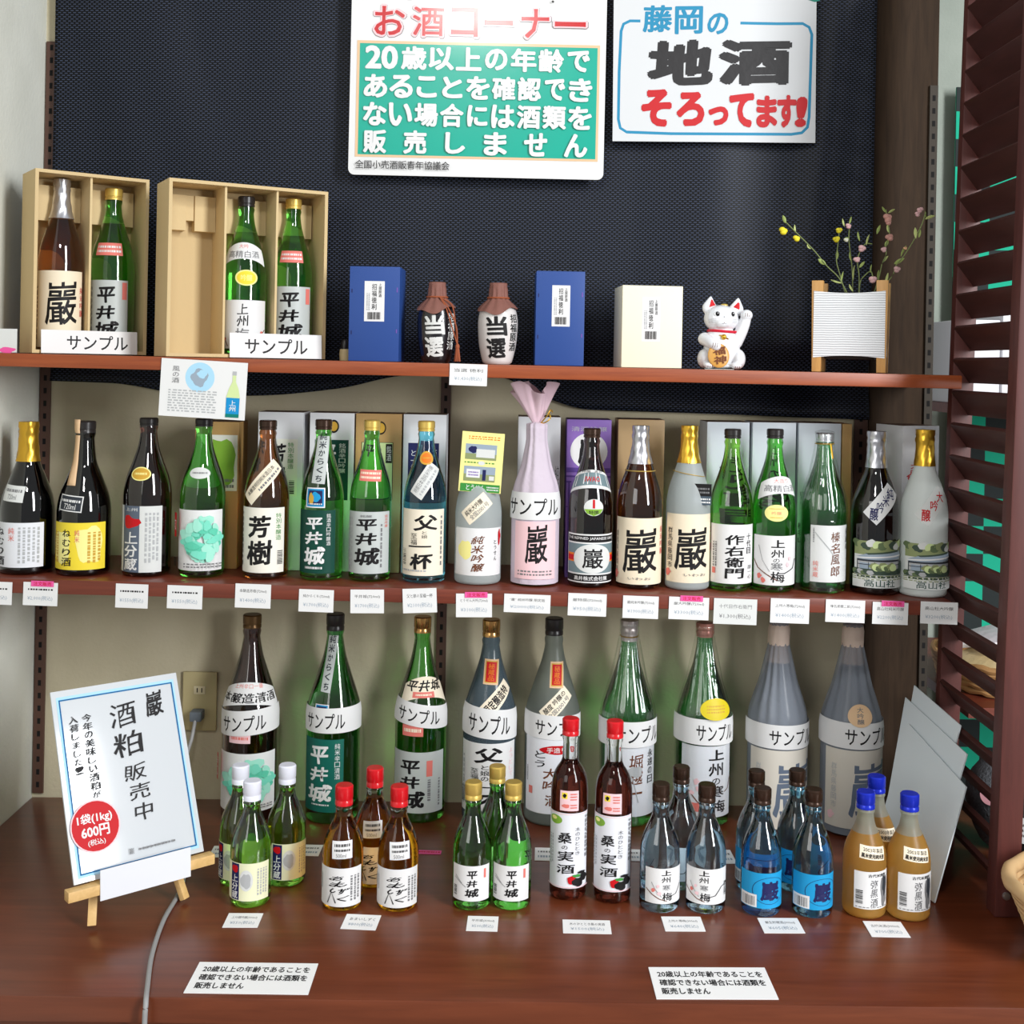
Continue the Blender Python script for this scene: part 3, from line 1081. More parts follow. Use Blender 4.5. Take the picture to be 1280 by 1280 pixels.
def big_sign():
    y = -0.055
    a, b = W(440, 0, y), W(756, 224, y)
    w_ = (W(756, 120, y) - W(437, 115, y)).x
    top = 2.40
    bot = W(597, 221.5, y).z
    h = top - bot
    H = h / w_
    t = thing('notice_board', 'large white notice with green panel about the age limit hanging on the netting', 'sign', (W(597, 110, y).x, y, (top + bot) / 2), 0)
    m = mat('sign_white', (228, 228, 228), 0.3, coat=0.5)
    bm = bmesh.new()
    box(bm, (-w_ / 2, 0, -h / 2), (w_ / 2, 0.005, h / 2), bev=0.0)
    es = [e for e in bm.edges if abs(e.verts[0].co.y - e.verts[1].co.y) > 0.004 and e.verts[0].co.z < 0]
    bmesh.ops.bevel(bm, geom=es, offset=0.012, segments=5, affect='EDGES', profile=0.5)
    t.rotation_euler = (0, R(0.15), 0)
    obj('board', bm, m, t)
    # y in the sheet is measured in fractions of the full height; yy maps photo rows
    z0 = W(597, 0, y).z

    def yy(py): return (top - (z0 - py / S(y))) / h

    def xx(px): return (px - 437) / 320.0
    sh = Sheet(w_ / h)
    def ink(k):
        return mat('gloss_print_' + k, INK[k], 0.3, coat=0.5)
    g = mat('sign_green', (0, 166, 144), 0.3, coat=0.5)
    sh.rect(xx(445), yy(53.5), xx(749.5), yy(199), ink('pe'))
    sh.rect(xx(448.5), yy(57), xx(746.5), yy(196), g)
    for s, x0, x1 in (('お', 466, 504), ('酒', 514, 553), ('コ', 562, 596), ('ー', 604, 640), ('ナ', 650, 685), ('ー', 692, 731)):
        for bold, c, e in ((0.085, 'gr', 0.8), (0.075, 'lp', 0), (0.03, 'r', 0)):
            q = 2.5 if bold > .05 else 0
            sh.text(s, xx(x0 - q - e / 2), yy(10 - q), xx(x1 + q + e), yy(46.5 + q + e), ink(c), bold)
    for s, y0, xs in (('20歳以上の年齢で', 59.5, None), ('あることを確認でき', 95.5, None), ('ない場合には酒類を', 130.5, None), ('販売しません', 165, None)):
        n = len(s)
        if s.startswith('20'):
            cells = [(455, 497)] + [(500 + 34.4 * i, 533 + 34.4 * i) for i in range(7)]
            chars = ['20'] + list(s[2:])
        elif n == 9:
            cells = [(454 + 32.1 * i, 484.5 + 32.1 * i) for i in range(9)]
            chars = list(s)
        else:
            cells = [(455 + 50.3 * i, 485 + 50.3 * i) for i in range(6)]
            chars = list(s)
        for ch, (x0, x1) in zip(chars, cells):
            i_ = 2.5 if ch in 'のでことしに' else 0.5
            sh.text(ch, xx(x0 + i_), yy(y0 + i_ * .6), xx(x1 - i_), yy(y0 + 30 - i_ * .6), ink('w'), 0.065, 3)
    sh.text('全国小売酒販青年協議会', xx(446), yy(203.5), xx(564), yy(214), ink('k'), 0.015)
    for px in (511, 689):
        sh.ell(xx(px), yy(1), .005, .005 * w_ / h, ink('k'))
    sh.build('print', t, lambda a_, b_, l: Vector(((a_ - .5) * w_, -0.0006 - l, (.5 - b_) * h)))


big_sign()


def poster():
    y = -0.05
    w_ = (W(1020, 90, y) - W(766.5, 90, y)).x
    top = 2.40
    bot = W(892, 177.5, y).z
    h = top - bot
    z0 = W(892, 0, y).z
    sh = Sheet(w_ / h)

    def yy(py): return (top - (z0 - py / S(y))) / h

    def xx(px): return (px - 766.5) / 253.5
    its = Sheet(w_ / h)
    its.rect(0, 0, 1, 1, mat('poster_paper', (208, 210, 212), 0.5))
    blue = mat('marker_blue', (20, 132, 172), .5)
    red = mat('marker_red', (190, 8, 20), .5)
    blk = mat('marker_black', (30, 28, 30), .5, bump=(60, .3))

    def P(l): return [(xx(a), yy(b)) for a, b in l]
    its.line(P([(800, 27), (787, 27), (779, 31), (776, 40), (774, 90), (773.5, 150), (776, 161), (784, 166), (840, 167.5), (990, 167), (1003, 165), (1010, 158), (1012, 145), (1014, 60), (1014.5, 42), (1011, 33), (1003, 28.5), (970, 29), (925, 28.5)]), 0.014, blue)
    its.line(P([(1005, -4), (1018, 0), (1024, -2)]), 0.012, mat('marker_teal', (0, 130, 110), .5))
    its.text('藤', xx(803), yy(7), xx(840), yy(41), blue, .045, 3, 0, 0, .02)
    its.text('岡', xx(843), yy(8), xx(878), yy(43), blue, .045, 3, 0, 0, .02)
    its.text('の', xx(884), yy(16), xx(910), yy(43), blue, .045, 3, 0, .1)
    its.text('地', xx(810), yy(50), xx(892), yy(107), blk, .09, 3, 0, 0, .03)
    its.text('酒', xx(898), yy(49), xx(989), yy(106), blk, .09, 3, 0, 0, .02)
    for s, x0, y0, x1, y1 in (('そ', 802, 112, 840, 159), ('ろ', 846, 115, 881, 158), ('っ', 886, 133, 911, 157), ('て', 912, 116, 943, 159), ('ま', 946, 119, 972, 159), ('す', 972, 118, 996, 159), ('!', 995, 120, 1009, 158)):
        its.text(s, xx(x0), yy(y0), xx(x1), yy(y1), red, .085, 3, 0, .22 if s == '!' else 0)
    t = its.build('poster', None, flat_map(w_, h))
    bm = bmesh.new()
    bm.from_mesh(t.data)
    box(bm, (-w_ / 2, 0.0003, -h / 2), (w_ / 2, 0.0015, h / 2))
    bm.to_mesh(t.data)
    bm.free()
    t.location = (W(893, 90, y).x, y, (top + bot) / 2)
    t.rotation_euler = (0, R(-0.6), 0)
    tag(t, 'hand-lettered white poster with blue border and large black and red letters', 'poster')


poster()


# ================================================================ upper shelf
M_KRAFT = mat('carton_tan', (205, 180, 134), 0.75, bump=(90, .15))
M_KRAFT_IN = mat('carton_tan_inside', (212, 188, 142), 0.8, bump=(90, .15))
GREEN = glass('green_glass', (98, 206, 78))
GREEN_D = glass('deep_green_glass', (60, 172, 74))
GREEN_Y = glass('yellow_green_glass', (146, 216, 82))
BROWN = glass('brown_glass', (150, 84, 34))
DARK = glass('dark_bottle_glass', (16, 14, 18))
BROWN_D = glass('dark_brown_glass', (74, 36, 28))
BLUE = glass('blue_glass', (120, 222, 246))
SOFTBLUE = glass('pale_blue_glass', (176, 208, 226))
FROST = mat('frosted_glass', (210, 218, 218), 0.45, trans=0.55, ior=1.3)
FROST_W = mat('frosted_pale_glass', (240, 246, 243), 0.4, trans=0.38, ior=1.3)
GREYBLUE = mat('grey_blue_glass', (112, 132, 146), 0.18, trans=0.7, ior=1.35)
GOLD = mat('gold_foil', (224, 176, 62), 0.28, 0.9)
GOLDCAP = mat('gold_cap', (216, 184, 96), 0.38, 0.55)
SILVER = mat('silver_foil', (200, 200, 206), 0.28, 0.9)
BLACKCAP = mat('black_cap', (38, 34, 34), 0.3)
BROWNCAP = mat('bronze_cap', (62, 44, 34), 0.25, 0.5)
COPPER = mat('copper_gold_cap', (196, 150, 92), 0.22, 0.9)
WHITECAP = mat('white_cap', (228, 230, 242), 0.4)
REDCAP = mat('red_cap', (206, 18, 30), 0.28, coat=.4)
BLUECAP = mat('blue_cap', (28, 48, 190), 0.25, 0.3)
IWAO_P = mat('label_cream', (236, 222, 196), 0.6)


def gift_box(label, loc, th, wd, dp, ht, divs, solid_first=False):
    t = thing('gift_box', label, 'gift box', loc, th, 'open tan gift boxes')
    e = 0.006
    bm = bmesh.new()
    box(bm, (0, 0, 0), (e, dp, ht))
    box(bm, (wd - e, 0, 0), (wd, dp, ht))
    box(bm, (e, 0, 0), (wd - e, dp, e))
    box(bm, (e, 0, ht - e), (wd - e, dp, ht))
    box(bm, (e, dp - e, e), (wd - e, dp, ht - e))
    obj('shell', bm, M_KRAFT, t)
    for x in divs:
        bm = bmesh.new()
        box(bm, (x - 0.002, 0.006, e), (x + 0.002, dp - e, ht - e))
        obj('divider', bm, M_KRAFT_IN, t)
    xs = [e] + list(divs) + [wd - e]
    for i in range(len(xs) - 1):
        bm = bmesh.new()
        a, b = xs[i] + 0.0025, xs[i + 1] - 0.0025
        y0 = dp - e - 0.022
        if solid_first and i == 0:
            c = (a + b) / 2
            box(bm, (a, y0, ht - 0.085), (c - 0.008, dp - e, ht - 0.02))
            box(bm, (c + 0.008, y0, ht - 0.085), (b, dp - e, ht - 0.02))
            box(bm, (c - 0.008, y0 + .004, ht - 0.066), (c + 0.008, dp - e, ht - 0.02))
        else:
            box(bm, (a, y0, ht - 0.085), (b, dp - e, ht - 0.02))
        obj('neck_support', bm, M_KRAFT_IN, t)
    return t


zt = lambda x: z_top(x)
gift_box('tan open gift box at the left wall holding a brown and a green bottle', (-0.857, -0.262, z_top(-0.82) + 0.0015), R(35), 0.205, 0.095, 0.330, [0.100])
gift_box('tan open gift box with three compartments, the left one empty', (-0.616, -0.268, z_top(-0.5) + 0.0015), R(29), 0.298, 0.095, 0.318, [0.104, 0.201], True)
zbox = lambda x: z_top(x) + 0.0085
IWAO = [('t', '巖', .30, .14, .86, .90, 'k', .03, 2, 0, 0, .05), ('s', .02, .25, .16, .9, 2, 'gr', True)]
b = Bottle('brown bottle with silver foil neck in the left compartment of the left gift box', 75.5, 225, 54, -0.186, 'std', BROWN, zbox, 340, ('foil', SILVER, 274), group='bottles in the gift boxes')
b.lab((50, 338, 104, 434), IWAO_P, [('t', '巖', .33, .14, .86, .70, 'k', .02, 2, 0, 0, .05), ('s', .02, .2, .14, .9, 2, 'br', True), ('v', '純米吟醸', .92, .2, 1.0, .6, 'r', .01)])
HIRAI = lambda cc='k': [('t', '平', .30, .12, .70, .30, cc, .05, 2, 0, 0, .06), ('t', '井', .28, .34, .70, .54, cc, .05, 2, 0, 0, .06), ('t', '城', .26, .58, .76, .86, cc, .05, 2, 0, 0, .06)]
HIRAI_L = HIRAI() + [('s', .03, .1, .2, .95, 4, 'gr', True), ('v', '純米吟醸', .82, .06, .93, .3, 'rs', .01), ('t', '銘醸', .38, .03, .58, .07, 'gr', .01)]
M_SILV = mat('label_silver', (186, 192, 190), 0.45)


def hirai_boxed(label, px, top, w_, y, pymid, caps, lab_y, red):
    b = Bottle(label, px, top, w_, y, 'std', GREEN, zbox, pymid, ('screw', GOLDCAP, caps), group='bottles in the gift boxes')
    b.lab((px - 24, lab_y, px + 24, 436), M_SILV, [('t', '平', .34, .10, .72, .33, 'k', .05, 2, 0, 0, .06), ('t', '井', .32, .37, .72, .57, 'k', .05, 2, 0, 0, .06), ('t', '城', .30, .60, .80, .84, 'k', .05, 2, 0, 0, .06), ('s', .03, .1, .2, .95, 4, 'gr', True), ('r', .86, .03, .97, .28, 'rs')])
    b.lab(red, 'rs', [('s', .06, .15, .94, .85, 2, 'w')], 'shoulder_label', nb=4)
    return b


hirai_boxed('green bottle with gold cap and red shoulder label in the left gift box', 140.5, 236, 54, -0.133, 340, 251, 350, (128, 303, 158, 319))
b = Bottle('green bottle with a white collar label and yellow oval in the wide gift box', 306.5, 246, 53, -0.150, 'std', GREEN, zbox, 340, ('screw', BLACKCAP, 259), group='bottles in the gift boxes')
b.lab((281, 375, 333, 436), 'w', [('v', '上州', .42, .06, .62, .55, 'k', .02, 2, .06), ('t', '梅', .40, .58, .64, .84, 'gr', .02), ('l', [(.02, .55), (.14, .75), (.25, .95)], .02, 'br'), ('l', [(.98, .6), (.85, .72), (.75, .9)], .02, 'br'), ('k', .10, .62, .03, .03, 'rs'), ('k', .18, .8, .03, .03, 'rs'), ('k', .88, .66, .03, .03, 'rs')])
b.lab((286, 302, 329, 332), 'w', [('t', '高精白酒', .14, .36, .86, .66, 'gr', .02), ('t', '大吟', .38, .08, .62, .26, 'rs', .01)], 'collar_label', nb=6, shape='arc')
b.lab((300, 337, 326, 357), 'ye2', [('e', .5, .5, .42, .42, 'y'), ('t', '吟醸', .25, .3, .75, .7, 'ye2', .02)], 'oval_sticker', nb=5, shape='oval')
hirai_boxed('green bottle with gold cap in the right compartment of the wide gift box', 365.5, 249, 50, -0.102, 340, 262, 358, (354, 313, 381, 328))


def sample_card(label, corners, y):
    (x0, y0), (x1, y1) = corners
    a, b = W(x0, (y0 + y1) / 2, y), W(x1, (y0 + y1) / 2, y)
    return a, b


def standing_card(name, label, w_, h_, base, its, loc, rz, lean, group, cat='card', th=0.0008, roll=0.0):
    M = Matrix.Translation(loc) @ Matrix.Rotation(rz, 4, 'Z') @ Matrix.Rotation(-lean, 4, 'X') @ Matrix.Rotation(roll, 4, 'Y') @ Matrix.Translation((0, 0, h_ / 2))
    return card(name, label, cat, w_, h_, base, its, M, th, group)


def in_box(loc, th, lx, ly):
    return Vector((loc[0] + lx * math.cos(th) - ly * math.sin(th), loc[1] + lx * math.sin(th) + ly * math.cos(th), 0))


p = in_box((-0.857, -0.262), R(35), 0.100, -0.006)
standing_card('sample_card', 'white sample card leaning across the front of the left gift box', 0.172, 0.042, 'w', [('t', 'サンプル', .26, .2, .90, .84, 'k', .02)], (p.x, p.y, z_top(p.x) + 0.002), R(35), R(4), 'sample cards in the gift boxes')
p = in_box((-0.616, -0.268), R(29), 0.201, -0.006)
standing_card('sample_card', 'white sample card leaning across the front of the wide gift box', 0.176, 0.045, 'w', [('t', 'サンプル', .16, .2, .84, .84, 'k', .02)], (p.x, p.y, z_top(p.x) + 0.002), R(29), R(4), 'sample cards in the gift boxes')

# white tag with a pink foot at the far left, small cream pot behind the blue carton
p = W(8, 426, -0.27)
standing_card('shelf_tag', 'white tag with a pink marked foot at the far left of the upper shelf', 0.036, 0.042, 'wd', [('k', .5, .9, .45, .12, 'pk')], (p.x + 0.001, -0.27, z_top(p.x) + 0.001), 0, 0, None)
p = W(431, 440, -0.10)
t = thing('small_pot', 'tiny cream pot with dark lid behind the left blue carton', 'pot', (p.x, -0.10, z_top(p.x) + 0.0005))
bm = bmesh.new()
lathe(bm, [(0, 0), (.0095, 0), (.0105, .012), (.0095, .022), (0, .022)], 24)
obj('pot', bm, mat('cream_ceramic', (206, 186, 140), .5), t, True)
bm = bmesh.new()
lathe(bm, [(0, .022), (.0075, .022), (.008, .034), (.005, .040), (0, .041)], 24)
obj('lid', bm, BLACKCAP, t, True)


# cartons on the upper shelf
def carton(label, px0, px1, pytop, y, dp, rz, m, sup, sticker=None, group=None, name='carton', its=None, face=None, lid=None, dx=0.0, pybot=None):
    """y = depth of the front face; print items cover the whole front face"""
    xm = (W(px0, pytop + 60, y).x + W(px1, pytop + 60, y).x) / 2
    wd = (px1 - px0) / S(y) / math.cos(rz)
    z = sup(xm) + 0.0006
    h = W((px0 + px1) / 2, pytop, y).z - z
    t = thing(name, label, 'box', (xm, y + dp / 2, z), rz, group)
    bm = bmesh.new()
    box(bm, (-wd / 2, -dp / 2, 0), (wd / 2, dp / 2, h), bev=0.0012)
    for f in bm.faces:
        if lid is not None and f.normal.z > 0.9:  # lid: separate colour for the top face
            f.material_index = 1
    obj('box_body', bm, [m] + ([lid] if lid else []), t, True)
    if sticker:
        (x0, y0, x1, y1), base, its_ = sticker
        sh = Sheet((x1 - x0) * wd / ((y1 - y0) * h))
        sh.rect(0, 0, 1, 1, ink(base) if isinstance(base, str) else base)
        sh.items(its_)
        sh.build('sticker', t, lambda a, b, l: Vector(((x0 + (x1 - x0) * a - .5) * wd, -dp / 2 - 0.0002 - l, h * (1 - y0 - (y1 - y0) * b))))
    if its:
        sh = Sheet(wd / h)
        sh.items(its)
        sh.build('front_print', t, lambda a, b, l: Vector(((a - .5) * wd, -dp / 2 - 0.0002 - l, h * (1 - b))))
    return t


M_BLUEBOX = mat('carton_blue', (34, 70, 140), 0.5)
M_CREAMBOX = mat('carton_cream', (238, 232, 204), 0.6)
STK = [('v', '招福徳利', .36, .06, .62, .72, 'k', .02), ('v', '上撰原酒', .70, .05, .86, .40, 'k', .01), ('s', .10, .3, .3, .72, 2, 'lg', True), ('b', .18, .77, .82, .95, None, 14)]
TABS = [('r', .04, .24, .06, .28, 'nv'), ('r', .94, .22, .96, .27, 'pur'), ('r', .04, .68, .06, .72, 'nv'), ('r', .94, .66, .96, .70, 'pur')]
carton('blue carton with white barcode sticker left of the black jug', 437, 500, 333, -0.20, 0.09, R(-1.5), M_BLUEBOX, z_top, ((.30, .155, .70, .58), 'w', STK), 'cartons on the upper shelf', its=TABS)
carton('blue carton with white barcode sticker right of the white jug', 669, 730, 339, -0.20, 0.09, R(1.0), M_BLUEBOX, z_top, ((.33, .15, .70, .585), 'w', STK), 'cartons on the upper shelf', its=TABS)
carton('cream carton with white barcode sticker beside the lucky cat', 775, 851, 357, -0.20, 0.10, R(3.5), M_CREAMBOX, z_top, ((.33, .14, .63, .68), 'w', STK), 'cartons on the upper shelf')


# stoneware jugs
def jug(label, px, m, c1, c2, pytop, wpx, txt, side, tassel):
    y = -0.185
    x = W(px, 420, y).x
    z = z_top(x) + 0.0005
    h = W(px, pytop, y).z - z
    r = wpx / 2 / S(y)
    t = thing('sake_jug', label, 'jug', (x, y, z), 0, 'stoneware jugs')
    f = mono([(0, .70 * r), (.10 * h, .82 * r), (.30 * h, .96 * r), (.5 * h, 1.0 * r), (.64 * h, .93 * r), (.74 * h, .70 * r), (.80 * h, .47 * r), (.86 * h, .42 * r), (h, .40 * r)])
    bm = bmesh.new()
    lathe(bm, [(0, 0), (f(0) - .003, 0)] + [(f(h * .97 * i / 40), h * .97 * i / 40) for i in range(1, 41)] + [(0, h * .97)], 48)
    obj('jug_body', bm, m, t, True)
    # paper cover tied over the neck
    bm = bmesh.new()
    n, seg = 12, 56
    rings = []
    for i in range(n + 1):
        q = i / n
        ring = []
        for k in range(seg):
            a = 2 * math.pi * k / seg
            hem = 0.655 + 0.045 * math.cos(2 * a + 0.6) + 0.02 * math.sin(5 * a)
            zz_ = h * (1.0 - (1.0 - hem) * q)
            rr = f(zz_) + 0.0013 + 0.0012 * math.sin(11 * a) * (1 if .2 < q < .95 else .2) + (0.004 * q ** 6)
            ring.append(bm.verts.new((rr * math.cos(a), rr * math.sin(a), zz_)))
        rings.append(ring)
    for A, B in zip(rings, rings[1:]):
        for k in range(seg):
            bm.faces.new((A[k], B[k], B[(k + 1) % seg], A[(k + 1) % seg]))
    bm.faces.new(rings[0])
    obj('paper_cover', bm, mat('brown_paper', (128, 84, 74), 0.7, bump=(80, .5)), t, 'all')
    mc = mat('orange_cord', (150, 78, 46), 0.7)
    bm = bmesh.new()
    zc_ = 0.815 * h
    tube(bm, [((f(zc_) + .003) * math.cos(2 * math.pi * i / 32), (f(zc_) + .003) * math.sin(2 * math.pi * i / 32), zc_) for i in range(33)], 0.0017, 6)
    if tassel:
        for d in (0, 0.004):
            q = [(0.006, -f(zc_) - .003, zc_), (0.018 + d, -r * .8, .68 * h), (0.030 + 2 * d, -r * 1.08, .45 * h), (0.041, -r * 1.02, .22 * h)]
            tube(bm, curve_pts(q, 6), 0.0013, 6)
        tube(bm, curve_pts([(0.004, -f(zc_) - .003, zc_), (0.028, -r * .6, .72 * h), (0.036, -r * .95, .5 * h), (0.041, -r * 1.02, .22 * h)], 6), 0.0013, 6)
        ball(bm, (0.041, -r * 1.02, .2 * h), .004, .004, .006)
        for k in range(9):
            a = 2 * math.pi * k / 9
            tube(bm, [(0.041 + .002 * math.cos(a), -r * 1.02 + .002 * math.sin(a), .19 * h), (0.041 + .005 * math.cos(a), -r * 1.02 + .005 * math.sin(a), .02 * h)], .0012, 5)
    obj('cord', bm, mc, t, True)
    for s, a0, a1, z0, z1, c in ((txt, -0.62, 0.52, .60, .06, c1), (side, .66, 1.18, .62, .16, c1)):
        sh = Sheet(1)
        n = len(s)
        e = 0.012 if n < 3 else 0.004
        sh.vert(s, e, 0, 1 + e, 1, ink(c2), .075 if n < 3 else .05, 2, .04, -.12)
        sh.vert(s, 0, 0, 1, 1, ink(c), .055 if n < 3 else .03, 2, .04, -.12)

        def fm(a, b, l):
            z_ = h * (z0 + (z1 - z0) * b)
            ang = a0 + (a1 - a0) * a
            rr = f(z_) + .0004 + l
            return Vector((rr * math.sin(ang), -rr * math.cos(ang), z_))
        sh.build('brush_lettering', t, fm, 10, 8)
    return t


M_JUGK = mat('black_glaze', (26, 24, 28), 0.22, coat=.5)
M_JUGW = mat('white_glaze', (214, 210, 208), 0.25, coat=.5)
jug('black stoneware jug with white brush lettering and a brown tassel cord', 545.5, M_JUGK, 'wd', 'k', 353, 48, '当選', '招福原酒', True)
jug('white stoneware jug with black brush lettering', 622, M_JUGW, 'k', 'wd', 354, 50, '当選', '招福原酒', False)


# lucky cat
def cat():
    y = -0.205
    x = W(901, 440, y).x
    t = thing('lucky_cat', 'white ceramic beckoning cat figurine with red collar and gold coin', 'figurine', (x, y, z_top(x) + 0.0022))
    k = 0.001 * 0.99
    bm = bmesh.new()

    def B(X, Y, Z, rx, ry=None, rz=None, rot=None):
        ball(bm, Vector((X, Y, Z)) * k, rx * k, (ry or rx) * k, (rz or rx) * k, rot, 20, 14)
    B(0, 2, 92, 32.5, 27, 26)                 # head
    B(-1, -10, 84, 17, 18, 12)                # muzzle
    B(2, 4, 34, 34, 29, 36)                   # belly
    B(0, 2, 58, 27, 23, 24)                   # chest
    B(-31, -4, 18, 13, 22, 18)                # haunches
    B(31, -4, 18, 14, 22, 19)
    B(-25, -24, 6, 11, 10, 6.5)               # feet
    B(24, -24, 6, 11, 10, 6.5)
    B(0, 0, 5, 38, 26, 5.5)
    for i in range(9):                        # lowered arm
        q = i / 8
        B(-31 + 17 * q, -4 - 25 * math.sin(q * 1.5), 54 - 13 * q, 12.5 - 3 * q)
    for i in range(13):                       # raised arm
        q = i / 12
        B(27 + 17 * math.sin(q * 1.4), -2 - 8 * q, 50 + 48 * q, 13 - 3.2 * q)
    B(44, -12, 99, 11.5, 10, 10.5)
    for sx, X, Z in ((-1, -20, 112), (1, 26, 110)):
        for i in range(8):
            q = i / 7
            B(X + sx * (2 + (0 if sx < 0 else 3) * q) - (0 if sx > 0 else -2 * q), 4, Z + 19 * q, (10.5 * (1 - q) + 3.0), 5.5 * (1 - q) + 2.2)
    me = bpy.data.meshes.new('figure')
    bm.to_mesh(me)
    bm.free()
    o = bpy.data.objects.new('figure_tmp', me)
    COL.objects.link(o)
    rm = o.modifiers.new('r', 'REMESH')
    rm.mode, rm.voxel_size = 'VOXEL', 0.0011
    sm = o.modifiers.new('s', 'SMOOTH')
    sm.factor, sm.iterations = 0.5, 12
    dg = bpy.context.evaluated_depsgraph_get()
    me2 = bpy.data.meshes.new_from_object(o.evaluated_get(dg))
    bpy.data.objects.remove(o)
    me2.name = 'figure'
    me2.materials.clear()
    me2.materials.append(mat('cat_white', (226, 228, 232), 0.15, coat=.6))
    me2.polygons.foreach_set('use_smooth', [True] * len(me2.polygons))
    new('figure', me2, t)
    # projection of small painted parts on to the figure
    from mathutils.bvhtree import BVHTree
    bv = BVHTree.FromPolygons([v.co for v in me2.vertices], [tuple(p.vertices) for p in me2.polygons])

    def fy(X, Z, df=-20):
        h = bv.ray_cast(Vector((X * k, -0.08, Z * k)), Vector((0, 1, 0)), 0.085)
        return h[0].y if h[0] else df * k

    def paint(name, sh, X0, Z0, X1, Z1, n=6, lift=0.0004):
        def fm(a, b, l):
            X, Z = X0 + (X1 - X0) * a, Z0 + (Z1 - Z0) * b
            return Vector((X * k, fy(X, Z) - lift - l, Z * k))
        return sh.build(name, t, fm, n, n)
    for s, pts in ((-1, [(-23.5, 113), (-19.5, 127.5), (-17, 127), (-11.5, 117)]), (1, [(21, 114), (30, 123), (33, 122), (33, 109)])):
        sh = Sheet(1)
        xs, zs = [p[0] for p in pts], [p[1] for p in pts]
        sh.poly([((p[0] - min(xs)) / (max(xs) - min(xs)), (max(zs) - p[1]) / (max(zs) - min(zs))) for p in pts], ink('r'))
        paint('inner_ear', sh, min(xs), max(zs), max(xs), min(zs))
    for X in (-11.5, 18):
        sh = Sheet(1)
        sh.ell(.5, .5, .5, .38, ink('lg'))
        sh.ell(.5, .5, .46, .34, ink('w'))
        sh.ell(.55 if X < 0 else .5, .48, .30, .36, ink('k'))
        sh.ell(.62 if X < 0 else .57, .36, .08, .08, ink('w'))
        paint('eye', sh, X - 6, 106, X + 6, 94)
    sh = Sheet(1)
    sh.ell(.5, .18, .07, .05, ink('gr'))
    sh.line([(.28, .86), (.38, .90), (.46, .82), (.5, .76), (.54, .82), (.62, .90), (.72, .86)], .025, ink('k'))
    sh.line([(.5, .72), (.5, .8)], .02, ink('rs'))
    paint('nose_and_mouth', sh, -9, 98, 11, 80)
    for X0, X1, d in ((-26, -14, 1), (17, 28, -1)):
        sh = Sheet(1.5)
        for i in range(3):
            y0 = .15 + .35 * i
            sh.line([(0, y0 + (.1 if d > 0 else 0)), (1, y0 + (0 if d > 0 else .1))], .03, ink('gr'))
        paint('whiskers', sh, X0, 92, X1, 84)
    for X0, Z0, X1, Z1 in ((-24, 47, -11, 38), (38, 103, 50, 96), (-31, 5, -18, 1.2), (19, 5, 32, 1.2)):
        sh = Sheet(1)
        for i in range(3):
            sh.line([(.2 + .3 * i + (.1 if X0 < -20 and Z0 > 20 else 0), .05), (.2 + .3 * i, .95)], .06, ink('br'))
        paint('toe_lines', sh, X0, Z0, X1, Z1)
    # collar: a band round the neck
    bm = bmesh.new()
    n = 64
    ring = []
    for i in range(n + 1):
        a = 2 * math.pi * i / n
        d = Vector((math.cos(a), math.sin(a), 0))
        o_ = Vector((-1 * k, 1 * k, (68.5 - 1.2 * math.cos(a)) * k))
        h = bv.ray_cast(o_ + d * 0.06, -d, 0.08)
        p_ = h[0] if h[0] else o_ + d * 0.025
        if (p_ - o_).length > 0.031:
            p_ = o_ + d * 0.029
        ring.append(p_ + d * 0.0003)
    tube(bm, ring, 0.0028, 8)
    obj('collar', bm, mat('collar_red', (196, 22, 48), .35), t, True)
    bm = bmesh.new()
    ball(bm, (1.5 * k, fy(1.5, 58) - .001, 58 * k), .0052)
    tube(bm, [(-7 * k, fy(-7, 61) - .001, 61 * k), (1.5 * k, fy(1.5, 60) - .003, 60.5 * k), (10 * k, fy(10, 54) - .001, 54 * k)], .0011, 6)
    obj('bell', bm, GOLD, t, True)
    bm = bmesh.new()
    M = Matrix.Translation((-9.5 * k, -.0315, 23.5 * k)) @ Matrix.Rotation(R(-8), 4, 'X') @ Matrix.Rotation(R(-6), 4, 'Y')
    ball(bm, (0, 0, 0), .0195, .003, .0225, M)
    obj('coin', bm, mat('coin_gold', (204, 152, 74), .35), t, True)
    sh = Sheet(1)
    sh.vert('福神', .0, .0, 1, 1, ink('br'), .05, 2, .05)
    q = sh.build('coin_lettering', t, lambda a, b, l: M @ Vector(((a - .42) * .024, -.0034 - l, (.5 - b) * .033)))
    bm = bmesh.new()
    ball(bm, (5 * k, 2 * k, 117.5 * k), .007, .005, .0028)
    obj('crown_patch', bm, GOLDCAP, t, True)
    standing_card('paper_slip', 'small white paper slip under the lucky cat', .052, .030, 'wd', [], (x - .012, y - .052, z_top(x) + .0008), 0, R(90), None)
    bpy.data.objects['paper_slip'].matrix_world = Matrix.Translation((x - .006, y - .02, z_top(x) + .0009)) @ Matrix.Rotation(R(-90), 4, 'X') @ Matrix.Rotation(R(8), 4, 'Y')


cat()


